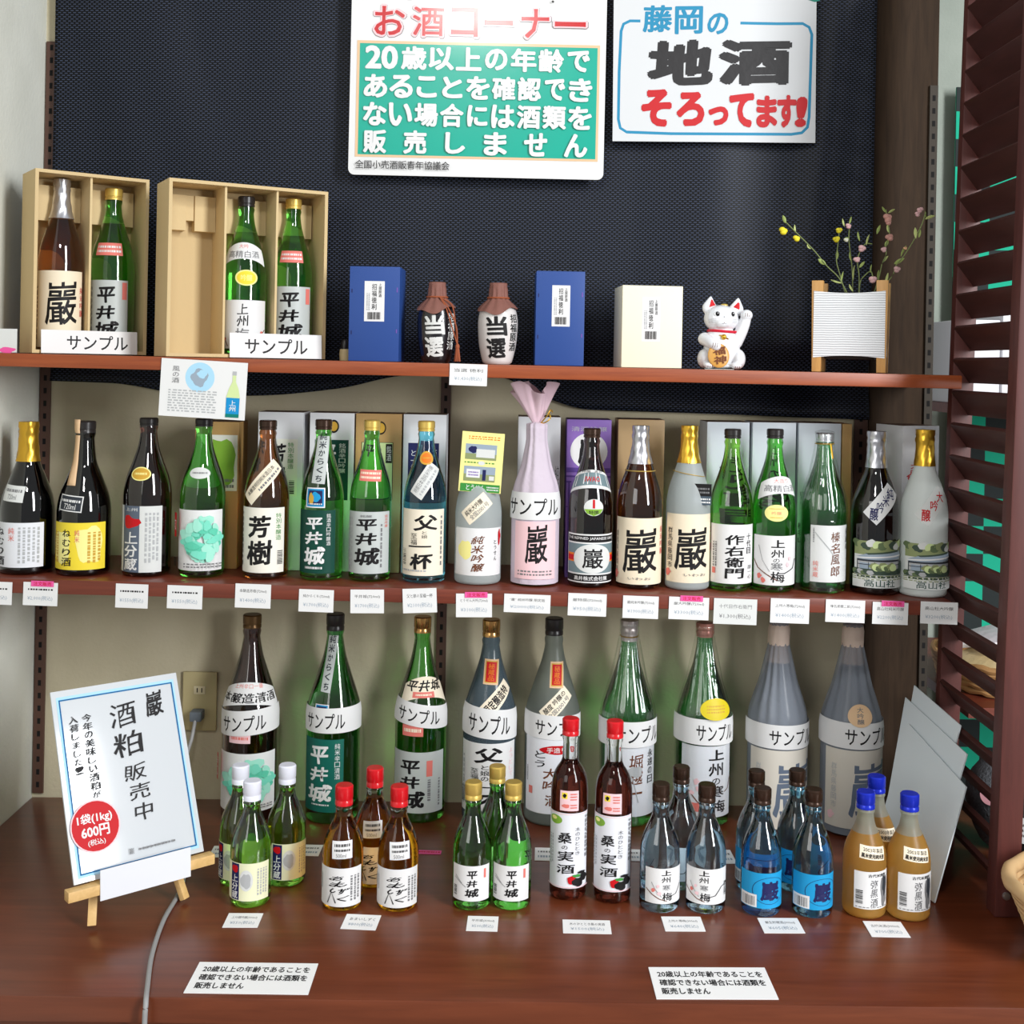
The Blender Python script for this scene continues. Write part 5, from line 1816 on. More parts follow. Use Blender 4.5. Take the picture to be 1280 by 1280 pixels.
for A, B_ in zip(rings, rings[1:]):
    for k in range(seg):
        bm.faces.new((A[k], A[(k + 1) % seg], B_[(k + 1) % seg], B_[k]))
obj('cloth_tuft', bm, film('pink_tuft', (226, 196, 208), .85, .8), b.o, 'all')
bm = bmesh.new()
tube(bm, [(.0095 * math.cos(2 * math.pi * i / 24), .0095 * math.sin(2 * math.pi * i / 24), b.h + .003) for i in range(25)], .0016, 6)
tube(bm, curve_pts([(.006, -.009, b.h + .003), (.018, -.014, b.h + .018), (.024, -.012, b.h + .028), (.028, -.010, b.h + .024)], 5), .0012, 6)
tube(bm, curve_pts([(.006, -.009, b.h + .003), (.016, -.013, b.h + .006), (.024, -.011, b.h + .014), (.020, -.012, b.h + .024)], 5), .0012, 6)
obj('gold_tie', bm, GOLD, b.o, True)

b = mid('dark brown bottle with grey collar label and round emblem label', 738, 535, 54, 'std', BROWN_D, ('screw', BROWNCAP, 547), dy=-.004)
b.lab((711, 668, 765, 729), 'w', [('r', .03, .03, .97, .17, 'k'), ('t', 'THE REFINED JAPANESE SAKE', .06, .06, .94, .13, 'w', .02, 1), ('r', .03, .20, .97, .80, 'slate'), ('r', .03, .40, .2, .58, 'or'), ('r', .03, .44, .2, .55, 'r'), ('r', .8, .40, .97, .58, 'or'), ('r', .8, .44, .97, .55, 'r'), ('e', .53, .50, .33, .30, 'wd'), ('t', '巖', .36, .30, .70, .70, 'k', .025), ('r', .03, .83, .97, .97, 'k'), ('t', '高井株式会社醸', .22, .86, .78, .95, 'w', .02)])
b.lab((716, 588, 763, 620), 'w', [('p', [(i / 12, .10 + .30 * abs(2 * i / 12 - 1) ** 2) for i in range(13)] + [(i / 12, .58 + .30 * abs(2 * i / 12 - 1) ** 2) for i in range(12, -1, -1)], 'slate'), ('t', 'IWAO', .36, .26, .66, .46, 'r', .02), ('t', '特撰  清酒', .25, .02, .75, .12, 'k', .01)], 'collar_label', nb=8, shape='arc')
b.lab((728, 624, 752, 645), 'wd', [('p', [(.02, .6), (.98, .6), (.85, .85), (.5, 1), (.15, .85)], 'gn2'), ('r', .44, .03, .56, .55, 'r'), ('t', '特撰', .25, .68, .75, .9, 'k', .02)], 'oval_sticker', nb=4, shape='oval')

b = mid('brown bottle with silver foil neck, beaded string and cream label', 799, 532, 56, 'std', BROWN, ('foil', SILVER, 579), dy=-.006)
b.lab((771, 648, 827, 731), IWAO_P, [('t', '巖', .20, .16, .78, .82, 'k', .022, 2, 0, 0, .05), ('v', '純米吟醸', .86, .12, .96, .56, 'rs', .02), ('v', '群馬県藤岡市', .03, .2, .09, .84, 'k', .01), ('k', .05, .86, .05, .06, 'rs', 2), ('t', 'いわお', .3, .89, .66, .93, 'gr', .01)])
bm = bmesh.new()
zn = b.zz(590)
tube(bm, [((b.f(zn) + .0012) * math.cos(2 * math.pi * i / 30), (b.f(zn) + .0012) * math.sin(2 * math.pi * i / 30), zn) for i in range(31)], .0010, 6)
obj('neck_string', bm, GOLDCAP, b.o, True)

b = mid('frosted bottle with gold foil neck, cream label and a small dark tag on its string', 860, 532, 55, 'std', FROST, ('foil', GOLD, 578), dy=-.006)
b.lab((833, 643, 888, 729), IWAO_P, [('t', '巖', .20, .20, .76, .80, 'k', .022, 2, 0, 0, .05), ('v', '大吟醸', .88, .16, .97, .56, 'rs', .02), ('v', '群馬県藤岡市', .05, .2, .16, .80, 'k', .01), ('k', .07, .86, .06, .05, 'rs', 2), ('t', 'いわお', .36, .86, .72, .9, 'gr', .01)])
bm = bmesh.new()
zn = b.zz(594)
tube(bm, [((b.f(zn + .004 * math.sin(6.28 * i / 30)) + .0012) * math.cos(2 * math.pi * i / 30), (b.f(zn) + .0012) * math.sin(2 * math.pi * i / 30), zn - .005 * math.cos(2 * math.pi * i / 30)) for i in range(31)], .0008, 6)
obj('neck_string', bm, GOLDCAP, b.o, True)
P_ = W(876, 618, YM - .040)
o = card('neck_tag', None, None, .038, .038, 'bk2', [('r', 0, 0, 1, .58, 'k'), ('s', .1, .15, .9, .5, 2, 'gr'), ('s', .05, .65, .95, .95, 2, 'w')], Matrix.Translation(P_) @ Matrix.Rotation(R(-12), 4, 'Z'))
o.parent = b.o
o.matrix_parent_inverse = Matrix.Translation(-b.o.location)

b = mid('yellow-green bottle with white label and black cap', 914, 536, 53, 'std', GREEN_Y, ('screw', BLACKCAP, 548), dy=-.006)
b.lab((888, 656, 939, 730), 'w', [('v', '作右衛門', .34, .16, .72, .92, 'k', .04, 2, .05), ('v', '十代目', .76, .14, .88, .50, 'k', .02), ('v', '醸一心', .80, .68, .92, .92, 'gr', .01), ('s', .08, .3, .20, .72, 2, 'gr', True), ('r', .08, .74, .16, .84, 'rs')])
b = mid('green bottle with white collar, yellow oval and plum branch label', 967, 536, 53, 'std', GREEN, ('screw', BLACKCAP, 548), dy=-.006)
b.lab((941.5, 670, 992.5, 732), 'w', [('t', '上', .38, .08, .64, .24, 'k', .05), ('t', '州', .38, .28, .62, .44, 'k', .02), ('t', 'の', .42, .46, .54, .54, 'k', .01), ('t', '寒', .38, .54, .60, .70, 'gr', .02), ('t', '梅', .38, .72, .64, .94, 'k', .02), ('l', [(.02, .5), (.12, .66), (.3, .78), (.5, .9)], .02, 'br'), ('l', [(.98, .50), (.92, .48), (.84, .66), (.62, .76)], .022, 'k'), ('l', [(.14, .2), (.22, .5), (.36, .72)], .008, 'gr'), ('k', .16, .82, .05, .05, 'rs', 2), ('k', .24, .9, .05, .05, 'rs', 4), ('k', .7, .58, .04, .04, 'lp', 4), ('k', .74, .46, .03, .04, 'lp', 5)])
b.lab((947, 596, 991, 626), 'w', [('t', '高精白酒', .12, .36, .88, .64, 'gr', .02), ('t', '大造り', .32, .10, .68, .28, 'rs', .01)], 'collar_label', nb=8, shape='arc')
b.lab((951, 631, 979.5, 652), 'ye2', [('s', .2, .2, .8, .3, 1, 'go'), ('t', '吟醸', .30, .40, .70, .62, 'rs', .01), ('s', .25, .72, .75, .82, 1, 'go')], 'oval_sticker', nb=5, shape='oval')

CLEAR = film('clear_film', (225, 240, 230), .14, .08, bump=(40, .5, .004))
b = mid('green bottle wrapped in clear film with gold tie and white label', 1029, 541, 55, 'std', GREEN_D, ('screw', SILVER, 552), dy=-.004)
b.lab((1009, 657, 1056, 728), 'w', [('v', '榛名風郎', .42, .10, .64, .90, 'br', .015, 2, .05), ('v', '永遠の', .82, .05, .95, .45, 'k', .015), ('l', [(.1, .12), (.4, .42), (.55, .62)], .015, 'lg'), ('v', '純米蔵', .06, .62, .18, .92, 'rs', .01), ('s', .05, .05, .1, .3, 1, 'gr', True)], lift=.001)
b.wrap(CLEAR, lambda q: .40 if q > .93 else (.40 + (.93 - q) * 1.25 if q > .5 else .95), 14, .10, name='film_wrapper')
bm = bmesh.new()
zt_ = b.zz(556)
tube(bm, [(.0165 * math.cos(2 * math.pi * i / 24), .0165 * math.sin(2 * math.pi * i / 24), zt_) for i in range(25)], .0012, 6)
tube(bm, [(.007, -.0165, zt_), (.010, -.020, zt_ - .026)], .0018, 6)
obj('gold_tie', bm, GOLD, b.o, True)

HOUSE = [('r', 0, 0, 1, .30, 'mg2')] + [('k', .05 + .1 * i, .05 + .03 * (i % 3), .09, .08, ('mg', 'wd', 'mg2', 'sg', 'mg3')[i * 7 % 5], 30 + i) for i in range(11)] + [
         ('p', [(.06, .36), (.30, .26), (.92, .20), (.99, .30), (.94, .38), (.1, .42)], 'sk'), ('p', [(.24, .265), (.88, .19), (.90, .225), (.3, .295)], 'mg3'), ('p', [(.06, .36), (.99, .29), (.99, .32), (.06, .39)], 'w'),
         ('r', .08, .40, .94, .62, 'dk'), ('r', .10, .44, .92, .60, 'lg'), ('r', .14, .47, .34, .60, 'sk'), ('r', .40, .45, .42, .60, 'dk'), ('r', .30, .45, .31, .60, 'dk'), ('r', .10, .50, .92, .515, 'dk'), ('r', 0, .60, 1, .72, 'mg3')] + [
         ('k', .40 + .05 * i, .53 + .03 * (i % 3), .08, .07, ('mg2', 'sg', 'mg')[i % 3], 50 + i) for i in range(8)] + [('k', .04 + .06 * i, .66 + .02 * (i % 2), .06, .05, ('mg', 'mg3', 'lg')[i % 3], 70 + i) for i in range(6)] + [
         ('k', .95, .55, .08, .14, 'mg3', 7), ('r', 0, .74, 1, 1, 'wd'), ('s', 0, .72, 1, .84, 3, 'mg2', False, 5), ('s', .1, .73, .95, .80, 1, 'mg3'), ('t', '高山社', .23, .815, .79, .985, 'w', .07), ('t', '高山社', .24, .82, .78, .98, 'dg', .02)]
b = mid('dark bottle with silver foil neck, slanting white sticker and house photo label', 1094, 539, 59, 'teardrop', BROWN_D, ('foil', SILVER, 584), dy=-.004)
b.lab((1066, 677, 1120, 735), 'wd', HOUSE, label='label with a photo of an old house')
b.lab((1070, 619, 1120, 642), 'w', [('t', '純', .72, .2, .94, .8, 'nv', .02, 2, -.9), ('t', '米', .52, .2, .70, .8, 'nv', .02, 2, -.9), ('t', '吟', .30, .2, .48, .8, 'nv', .02, 2, -.9), ('t', '醸', .06, .15, .26, .85, 'nv', .03, 2, -.9)], 'slanting_sticker', nb=8, rot=R(48), na=12)
b = mid('pale frosted bottle with gold foil neck and house photo label at the right end', 1154.5, 537, 58, 'teardrop', FROST_W, ('foil', GOLD, 582), dy=-.018)
b.lab((1128, 680, 1182, 737), 'wd', HOUSE, label='label with a photo of an old house')
b.lab((1133, 622, 1181, 644), 'wd', [('t', '大', .70, .2, .92, .8, 'r', .02, 2, -.9), ('t', '吟', .42, .2, .62, .8, 'r', .02, 2, -.9), ('t', '醸', .08, .15, .30, .85, 'r', .03, 2, -.9)], 'slanting_sticker', nb=8, rot=R(50), na=12)


# ================================================================ counter: nine large bottles at the back
GB = 'large bottles along the back of the counter'


def big(label, px, top, wd, y, gl, cap, **k):
    return Bottle(label, px, top, wd, y, 'big', gl, z_cnt, 930, cap, group=GB, **k)


b = big('large brown bottle with white collar label and sample band, leftmost of the back row', 312.5, 767.5, 69, -.080, BROWN_D, ('screw', mat('brown_gold_cap', (96, 70, 40), .3, .6), 784))
b.lab((277, 943, 346, 1016), 'w', MINT + [ ('r', .06, .06, .17, .52, 'r'), ('t', '辛', .08, .12, .15, .28, 'w', .02), ('t', '口', .08, .3, .15, .46, 'w', .02), ('s', .5, .85, .9, .93, 2, 'gr')])
b.lab((283, 856, 344, 893), 'w', [('t', '本醸造清酒', .06, .34, .94, .66, 'k', .03, 2, 0, 0, .04), ('t', '上州辛口一番', .26, .05, .74, .2, 'rs', .01)], 'collar_label', nb=8, shape='arc')
b.lab((293, 918, 320, 930), 'lp', [('s', .1, .2, .9, .8, 1, 'rs')], 'small_sticker')
b.band(889, 920, (.24, .72), -.08)
b = big('large green bottle with dark teal label', 416.5, 766.5, 67, -.080, GREEN_D, ('screw', BLACKCAP, 787))
b.lab((385, 925, 434, 1016), mat('label_teal', (0, 96, 84), .5), [('t', '平', .24, .10, .68, .34, 'w', .05, 2, 0, 0, .06), ('t', '井', .24, .38, .68, .58, 'w', .05, 2, 0, 0, .06), ('t', '城', .18, .62, .76, .86, 'w', .05, 2, 0, 0, .06), ('v', '純米辛口清酒', .80, .05, .92, .55, 'w', .01), ('b', 0, .62, .04, .86, ink('w'), 9, True), ('s', .3, .88, .7, .92, 1, 'w')])
b.lab((406, 797, 419, 868), M_SILV, [('v', '純米からくち', .18, .02, .82, .98, 'dk', .035, 2, .06)], 'neck_label', nb=10, rot=R(-6))
b.lab((397, 882, 415, 892), 'w', [('r', .08, .1, .92, 1, 'bl'), ('r', .16, .25, .84, 1, 'nv')], 'square_sticker')
b.band(886, 917, (.22, .66), -.02)
b = big('large green bottle with gold cap, silver label and crooked sample band', 525.5, 770, 64, -.072, GREEN, ('screw', COPPER, 790))
b.lab((494.5, 941, 555, 1017), M_SILV, [('t', '平', .22, .14, .56, .36, 'k', .05, 2, 0, 0, .06), ('t', '井', .22, .40, .56, .60, 'k', .05, 2, 0, 0, .06), ('t', '城', .20, .64, .64, .92, 'k', .05, 2, 0, 0, .06), ('r', .66, .14, .76, .40, 'rs'), ('s', .66, .45, .76, .8, 1, 'gr', True), ('s', .86, .45, .93, .9, 1, 'gr', True)])
b.lab((505, 849, 553, 884), 'cr', [('t', '平井城', .08, .12, .88, .5, 'k', .04, 2, 0, 0, .05), ('r', .24, .52, .66, .72, 'rs'), ('s', .3, .56, .6, .68, 1, 'cr')], 'collar_label', nb=8, shape='arc')
b.lab((505, 907, 531, 921), 'rs', [('s', .1, .2, .9, .8, 1, 'cr')], 'small_sticker')
b.band(881, 909, (.24, .74), .15)
b = big('large grey-blue bottle with gold cap and red seal', 611.5, 773.5, 66, -.076, GREYBLUE, ('screw', COPPER, 795))
b.lab((579, 930, 643, 1018), 'w', [('t', '父', .30, .06, .74, .28, 'k', .05, 2, 0, 0, .06), ('v', 'と娘の', .40, .30, .54, .54, 'k', .02), ('v', '至福', .24, .36, .38, .52, 'k', .01), ('t', '一', .2, .58, .7, .66, 'k', .06), ('t', '杯', .26, .70, .68, .94, 'k', .06, 2, 0, 0, .05), ('v', 'ようとして', .84, .08, .94, .5, 'lp', .01), ('s', .05, .2, .12, .9, 1, 'lg', True), ('b', .04, .65, .12, .88, None, 9, True)])
b.lab((603, 829, 622.5, 859), 'pe', [('r', .10, .07, .90, .93, 'go'), ('r', .16, .11, .84, .89, 'r'), ('v', '秘蔵品', .28, .16, .72, .86, 'or', .03)], 'red_seal', nb=4, rot=R(-3))
b.lab((595, 868, 645, 887), 'cr', [('t', '限定醸造特', .12, .15, .9, .85, 'k', .04)], 'slanting_sticker', nb=8, rot=R(46), na=12)
b.band(887, 924, (.26, .74), .10)
b = big('large frosted grey bottle with black cap, red seal and sample band', 690, 772, 68, -.076, mat('frosted_grey_glass', (150, 158, 152), .35, trans=.7, ior=1.3), ('screw', BLACKCAP, 793))
b.lab((658, 924, 721, 1018), mat('label_white', (226, 228, 234), .6), [('v', 'とう', .20, .16, .42, .40, 'k', .02, 2, .06), ('v', '大吟', .36, .38, .60, .70, 'br', .03, 2, .08), ('k', .58, .15, .26, .06, 'r', 2, 30, .1), ('t', '手造り', .42, .115, .72, .185, 'w', .02), ('r', .10, .66, .18, .76, 'rs'), ('v', '酒', .40, .74, .62, .9, 'br', .02), ('s', .04, .4, .08, .6, 1, 'gr', True)])
b.lab((685, 832, 703, 863), 'pe', [('r', .10, .07, .90, .93, 'go'), ('r', .16, .11, .84, .89, 'r'), ('v', '秘蔵品', .28, .16, .72, .86, 'or', .03)], 'red_seal', nb=4, rot=R(-2))
b.lab((671, 873, 716, 892), 'cr', [('t', '酸度 吟醸の', .1, .12, .9, .5, 'k', .03), ('t', '全国2001号', .1, .58, .9, .9, 'gr', .02)], 'slanting_sticker', nb=8, rot=R(44), na=12)
b.band(895, 925, (.31, .78), .05)


def tie(b, py, r_, m=GOLD):
    bm = bmesh.new()
    z = b.zz(py)
    tube(bm, [(r_ * math.cos(2 * math.pi * i / 28), r_ * math.sin(2 * math.pi * i / 28), z) for i in range(29)], .0014, 6)
    obj('gold_tie', bm, m, b.o, True)


b = big('large green film-wrapped bottle with gold tie, sixth of the back row', 784, 775, 66, -.076, GREEN_D, ('foil', mat('clear_cap_foil', (190, 180, 178), .3, .4), 800))
b.lab((755, 934, 816, 1021), mat('label_white', (226, 228, 234), .6), [('v', '堀越一', .44, .10, .68, .78, 'br', .02, 2, .06), ('v', '永遠の日', .76, .05, .90, .55, 'k', .02), ('l', [(.2, .1), (.5, .45), (.6, .8)], .015, 'lg'), ('k', .55, .35, .12, .08, 'lg', 3)], lift=.0012)
b.wrap(CLEAR, lambda q: .34 if q > .93 else (.34 + (.93 - q) * 1.45 if q > .5 else .96), 16, .10, name='film_wrapper')
tie(b, 802, .0165)
b.band(902, 934, (.34, .86), .0, .0050)
b = big('large green bottle in clear film with a yellow disc and plum branch label', 878.5, 778, 67, -.076, GREEN_D, ('foil', mat('pink_cap_foil', (190, 130, 116), .35, .4), 795))
b.lab((850, 933, 909, 1022), mat('label_white', (226, 228, 234), .6), [('t', '上', .50, .05, .80, .20, 'k', .05), ('t', '州', .50, .24, .78, .42, 'k', .03), ('t', 'の', .56, .45, .72, .54, 'k', .02), ('t', '寒', .54, .56, .80, .72, 'k', .03), ('t', '梅', .56, .76, .84, .94, 'k', .03), ('l', [(.04, .45), (.14, .62), (.34, .80)], .02, 'br'), ('l', [(.98, .48), (.92, .62), (.82, .66)], .02, 'br'), ('k', .3, .5, .05, .04, 'lp', 2), ('k', .34, .6, .05, .04, 'lp', 5), ('k', .22, .66, .04, .03, 'lp', 6), ('r', .20, .80, .36, .92, 'rs')], lift=.0012)
b.wrap(CLEAR, lambda q: .34 if q > .93 else (.34 + (.93 - q) * 1.45 if q > .5 else .96), 12, .09, name='film_wrapper')
b.lab((870.5, 873, 900.5, 899), mat('sticker_yellow', (216, 196, 16), .5), [('s', .2, .3, .8, .7, 3, 'go')], 'round_sticker', nb=6, shape='oval', lift=.012)
b.band(899, 931, (.39, .80), .02, .0050)
GREYWRAP = film('grey_nonwoven', (166, 174, 186), .5, .8, bump=(110, .5, .003))
for lab_, px, top, w_, y, disc in (('large grey paper-wrapped bottle without a disc, eighth of the back row', 971, 780, 70, -.085, False),
                                   ('large grey paper-wrapped bottle with an orange disc, rightmost of the back row', 1063.5, 782, 71, -.110, True)):
    b = big(lab_, px, top, w_, y, mat('dark_wrapped_glass', (60, 66, 80), .2, trans=.5), ('foil', mat('peach_cap', (186, 160, 140), .5), top + 46))  # dark bluish glass inside the grey paper
    b.wrap(GREYWRAP, lambda q: .28 if q > .95 else (.28 + (.95 - q) * 1.52 if q > .5 else .98), 13, .09, name='paper_wrapper')
    x0, x1 = (px - 33, px + 35)
    y0 = 938
    b.lab((x0, y0, x1, y0 + 98), mat('label_wrapped_cream', (214, 208, 196), .7), [('t', '巖', .34, .16, .94, .84, 'iw', .022, 2, 0, 0, .05), ('v', '群馬県藤岡市', .10, .18, .18, .76, 'lg', .01), ('k', .1, .85, .05, .05, 'lp', 2), ('t', 'いわお', .42, .89, .86, .93, 'gr', .01)], lift=.0042)
    tie(b, top + 31, .0188)
    bm = bmesh.new()
    za, zb_, rc = b.zz(top + 33), b.h + .003, 13.4 / S(y)
    lathe(bm, [(rc * .98, za), (rc, za + .006), (rc * 1.0, zb_ - .012), (rc * .92, zb_ - .004), (rc * .7, zb_), (0, zb_ - .001)], 40, fr=lambda a, q: 1 + .02 * math.sin(7 * a + 90 * q) + .015 * math.sin(12 * a - 60 * q))
    obj('cap_cover', bm, mat('peach_cover', (226, 204, 188), .6, bump=(70, .5, .003)), b.o, 'all')
    if disc:
        b.lab((1051, 881, 1077, 908), 'pe', [('v', '大吟醸', .36, .12, .64, .88, 'gr', .02)], 'round_sticker', nb=6, shape='oval', lift=.008)
    b.band(906 if not disc else 904, 936, (.37, .84), .02 if disc else .01, .0060)


# ================================================================ counter: small bottles in groups
def small(label, px, top, w_, y, gl, cap, group, kind='mini', pm=1060, **k):
    return Bottle(label, px, top, w_, y, kind, gl, z_cnt, pm, cap, group=group, **k)


def copies(b, lst):
    for px, y, label, rz in lst:
        x = W(px, 1060, y).x
        dup(b.o, (x, y, z_cnt(x)), label, rz)


YA, YB = -.452, -.372
g = 'small green bottles with white caps'
b = small('front small green bottle with white cap, nearest of its three', 314, 975, 51, YA, GREEN_Y, ('screw', WHITECAP, 999), g)
b.lab((289, 1080, 338, 1127), mat('label_pale_yellow', (232, 232, 196), .6), [('r', .18, .02, .38, .98, 'nv'), ('k', .28, .16, .08, .10, 'r', 3), ('v', '上分蔵', .20, .30, .36, .96, 'w', .03, 2, .05), ('e', .52, .45, .13, .28, 'wd'), ('k', .52, .45, .10, .2, 'lg', 3), ('s', .72, .15, .95, .85, 4, 'lg', True)])
copies(b, [(357.5, YB, 'small green bottle with white cap at the right rear of its three', .35), (299, YB - .004, 'small green bottle with white cap at the left rear of its three', -.3)])
AMBER = mat('amber_liquor', (236, 170, 40), .02, trans=1, ior=1.36)
CLEARG = mat('clear_glass', (232, 236, 232), .03, trans=1, ior=1.2)
g = 'amber bottles with red caps'
b = small('left front amber bottle with red cap and white handwritten label', 429, 980.5, 51, YA - .006, AMBER, ('screw', REDCAP, 1005), g, neck=CLEARG, level=.70)
b.lab((402.5, 1086, 453, 1134), 'w', [('v', 'あまい', .36, .18, .66, .66, 'k', .03, 2, .08, .3), ('v', 'しずく', .50, .30, .74, .88, 'k', .02, 2, .08, .3), ('l', [(.34, .92), (.42, .62), (.5, .9)], .02, 'k'), ('s', .74, .2, .95, .85, 3, 'gr', True), ('s', .06, .2, .2, .6, 2, 'lg', True)])
b.lab((418, 1053, 444, 1074), 'w', [('s', .12, .1, .88, .4, 1, 'k'), ('s', .12, .4, .88, .65, 1, 'k'), ('t', '500ml', .2, .7, .7, .92, 'gr', .01)], 'shoulder_sticker', nb=4, rot=R(2))
copies(b, [(498, YA - .006, 'right front amber bottle with red cap and white handwritten label', .08), (467, YB, 'rear amber bottle with red cap between the two front ones', -.05)])
g = 'small green bottles with gold caps'
b = small('left front small green bottle with gold cap', 590.5, 976.5, 49, YA, GREEN, ('screw', GOLDCAP, 998), g)
b.lab((568, 1083, 612, 1127), 'w', [('t', '平', .42, .14, .66, .36, 'k', .05, 2, 0, 0, .06), ('t', '井', .42, .40, .66, .60, 'k', .05, 2, 0, 0, .06), ('t', '城', .38, .64, .70, .88, 'k', .05, 2, 0, 0, .06), ('r', .82, .1, .88, .36, 'rs'), ('b', .06, .6, .16, .88, None, 9, True), ('l', [(.1, .36), (.25, .48), (.4, .6)], .014, 'gr'), ('l', [(.12, .3), (.3, .5)], .012, 'gr')])
copies(b, [(640.5, YA + .003, 'right front small green bottle with gold cap', -.06), (620, YB, 'rear small green bottle with gold cap behind its pair', .5)])
g = 'tall mulberry liquor bottles'
MULB = mat('mulberry_liquor', (104, 44, 30), .03, trans=.9, ior=1.36)
b = small('left tall mulberry bottle with red cap and white label', 711.5, 897, 46, -.412, MULB, ('screw', REDCAP, 918), g, kind='slim', pm=1010, neck=CLEARG, level=.745)
b.lab((688.5, 1017, 733.5, 1111), mat('label_white', (226, 228, 234), .6), [('r', 0, .01, 1, .02, 'lp'), ('e', .22, .10, .16, .06, 'gn2'), ('e', .19, .08, .07, .025, 'ye2'), ('t', '桑', .30, .26, .58, .40, 'k', .03, 2, 0, 0, .06), ('t', 'の', .38, .43, .50, .48, 'k', .01), ('t', '実', .30, .50, .62, .64, 'k', .03, 2, 0, 0, .06), ('t', '酒', .28, .68, .64, .80, 'k', .03, 2, 0, 0, .06), ('v', '木のひととき', .64, .18, .76, .56, 'gr', .01), ('s', .88, .05, .97, .6, 2, 'gr', True), ('s', .04, .3, .2, .7, 3, 'lg', True),
    ('k', .60, .88, .10, .05, 'r', 2), ('k', .72, .91, .12, .06, 'k', 3), ('k', .86, .85, .10, .05, 'k', 4), ('k', .68, .83, .08, .02, 'gn', 5), ('k', .80, .79, .10, .02, 'k', 8), ('r', 0, .975, 1, .985, 'lp')])
b.lab((699, 989, 722, 1014), 'lp', [('r', .1, .1, .4, .4, 'y'), ('k', .25, .25, .1, .1, 'k'), ('k', .32, .75, .2, .1, 'rs', 3), ('s', .55, .1, .9, .5, 3, 'rs'), ('s', .55, .65, .9, .9, 2, 'rs')], 'square_sticker', nb=3)
copies(b, [(766, -.422, 'right tall mulberry bottle with red cap and white label', -.12)])
g = 'pale blue bottles with white labels'
b = small('right front pale blue bottle with bronze cap and plum branch label', 882.5, 979.5, 50, YA - .002, SOFTBLUE, ('screw', BROWNCAP, 1001), g)
b.lab((858, 1087, 906, 1131), 'w', [('t', '上', .34, .05, .54, .20, 'k', .05), ('t', '州', .34, .24, .52, .40, 'k', .02), ('t', '寒', .36, .46, .52, .62, 'gr', .02), ('t', '梅', .36, .68, .56, .92, 'k', .02), ('l', [(.02, .6), (.16, .75), (.3, .86), (.45, .92)], .02, 'br'), ('l', [(.98, .45), (.80, .52), (.66, .75), (.5, .8)], .02, 'k'), ('l', [(.14, .4), (.22, .6), (.34, .8)], .01, 'gr'), ('k', .18, .62, .04, .05, 'rs', 2), ('k', .27, .5, .03, .04, 'lp', 2), ('k', .3, .7, .04, .05, 'lp', 3), ('b', .88, .4, .97, .8, None, 9, True)])
copies(b, [(825, YA, 'left front pale blue bottle with bronze cap, its label turned aside', .45), (850, YB + .004, 'rear pale blue bottle with bronze cap behind its pair', -.25)])
g = 'blue bottles with bright blue labels'
AQUA = glass('aqua_glass', (126, 200, 232))
b = small('left front blue bottle with bright blue label', 952, 984, 50, YA - .010, AQUA, ('screw', BROWNCAP, 1004), g)
b.lab((927, 1092, 977, 1136), 'bs', [('t', '巖', .42, .24, .78, .78, 'nv', .06), ('l', [(.60 + .32 * math.cos(.2618 * i), .50 + .38 * math.sin(.2618 * i)) for i in range(25)], .010, 'nv'), ('r', .02, .62, .36, .98, 'w'), ('b', .05, .68, .33, .94, None, 11), ('s', .88, .1, .94, .3, 1, 'nv', True)])
copies(b, [(1016, YA - .012, 'right front blue bottle with bright blue label', .04), (944, YB - .006, 'left rear blue bottle with bright blue label', -.45), (995, YB, 'right rear blue bottle with bright blue label', -.6)])
g = 'frosted amber bottles with blue caps'
FAMB = mat('frosted_amber_liquor', (226, 174, 86), .35, trans=.75, ior=1.3)
FCLR = mat('frosted_clear_glass', (190, 192, 176), .35, trans=.7, ior=1.25)
b = small('right front frosted amber bottle with blue cap', 1136, 991, 53, -.470, FAMB, ('screw', BLUECAP, 1012), g, neck=FCLR, level=.66)
b.lab((1117, 1093, 1160, 1140), 'w', [('t', '古代米焼酎', .34, .06, .86, .15, 'k', .04), ('v', '弥黒酒', .40, .20, .60, .94, 'gr', .03, 2, .08), ('k', .80, .5, .12, .42, 'gr', 3, 26, .4), ('k', .80, .4, .08, .25, 'dk', 5, 26, .4), ('b', .05, .5, .22, .88, None, 10, True), ('s', .05, .93, .9, .97, 1, 'gr')])
b.lab((1122, 1063, 1157, 1078.5), 'cr', [('t', '2003年製造', .12, .12, .9, .45, 'k', .02), ('t', '黒米使用純米酒', .06, .54, .96, .9, 'k', .05)], 'shoulder_label', nb=4, rot=R(-7))
copies(b, [(1081, -.462, 'left front frosted amber bottle with blue cap', .03), (1094, -.388, 'rear frosted amber bottle with blue cap', .25)])


# ================================================================ counter: price cards and notices lying flat
def lying(name, label, corners, its, group, cat, base=None, th=.0006):
    """corners: the four photo positions tl, tr, br, bl on the counter"""
    base = base or mat('bright_paper', (246, 246, 246), .5)
    P = []
    for px, py in corners:
        lo, hi = -.76, -.02
        for _ in range(40):
            m_ = (lo + hi) / 2
            v = W(px, py, m_)
            if v.z > z_cnt(v.x): lo = m_
            else: hi = m_
        P.append(W(px, py, m_))
    a, b_, c, d = P
    w_ = ((b_ - a).length + (c - d).length) / 2
    h_ = ((d - a).length + (c - b_).length) / 2
    ctr = (a + b_ + c + d) / 4
    ex = ((b_ - a) + (c - d)).normalized()
    ez = Vector((-.007, 0, 1)).normalized()
    ey = ez.cross(ex).normalized()
    ez = ex.cross(ey)
    M = Matrix((ex, -ez, ey)).transposed().to_4x4()
    M.translation = ctr + Vector((0, 0, th * .5 + .0004))
    return card(name, label, cat, w_, h_, base, its, M, th, group)


def pc(label, l1, l2, corners, base=None):
    its = [('t', l1, .14, .22, .88, .42, 'gr', .015, 1), ('t', l2, .16, .56, .86, .82, 'sk', .008, 1)]
    return lying('price_card', label, corners, its, 'price cards lying on the counter', 'price card', base)


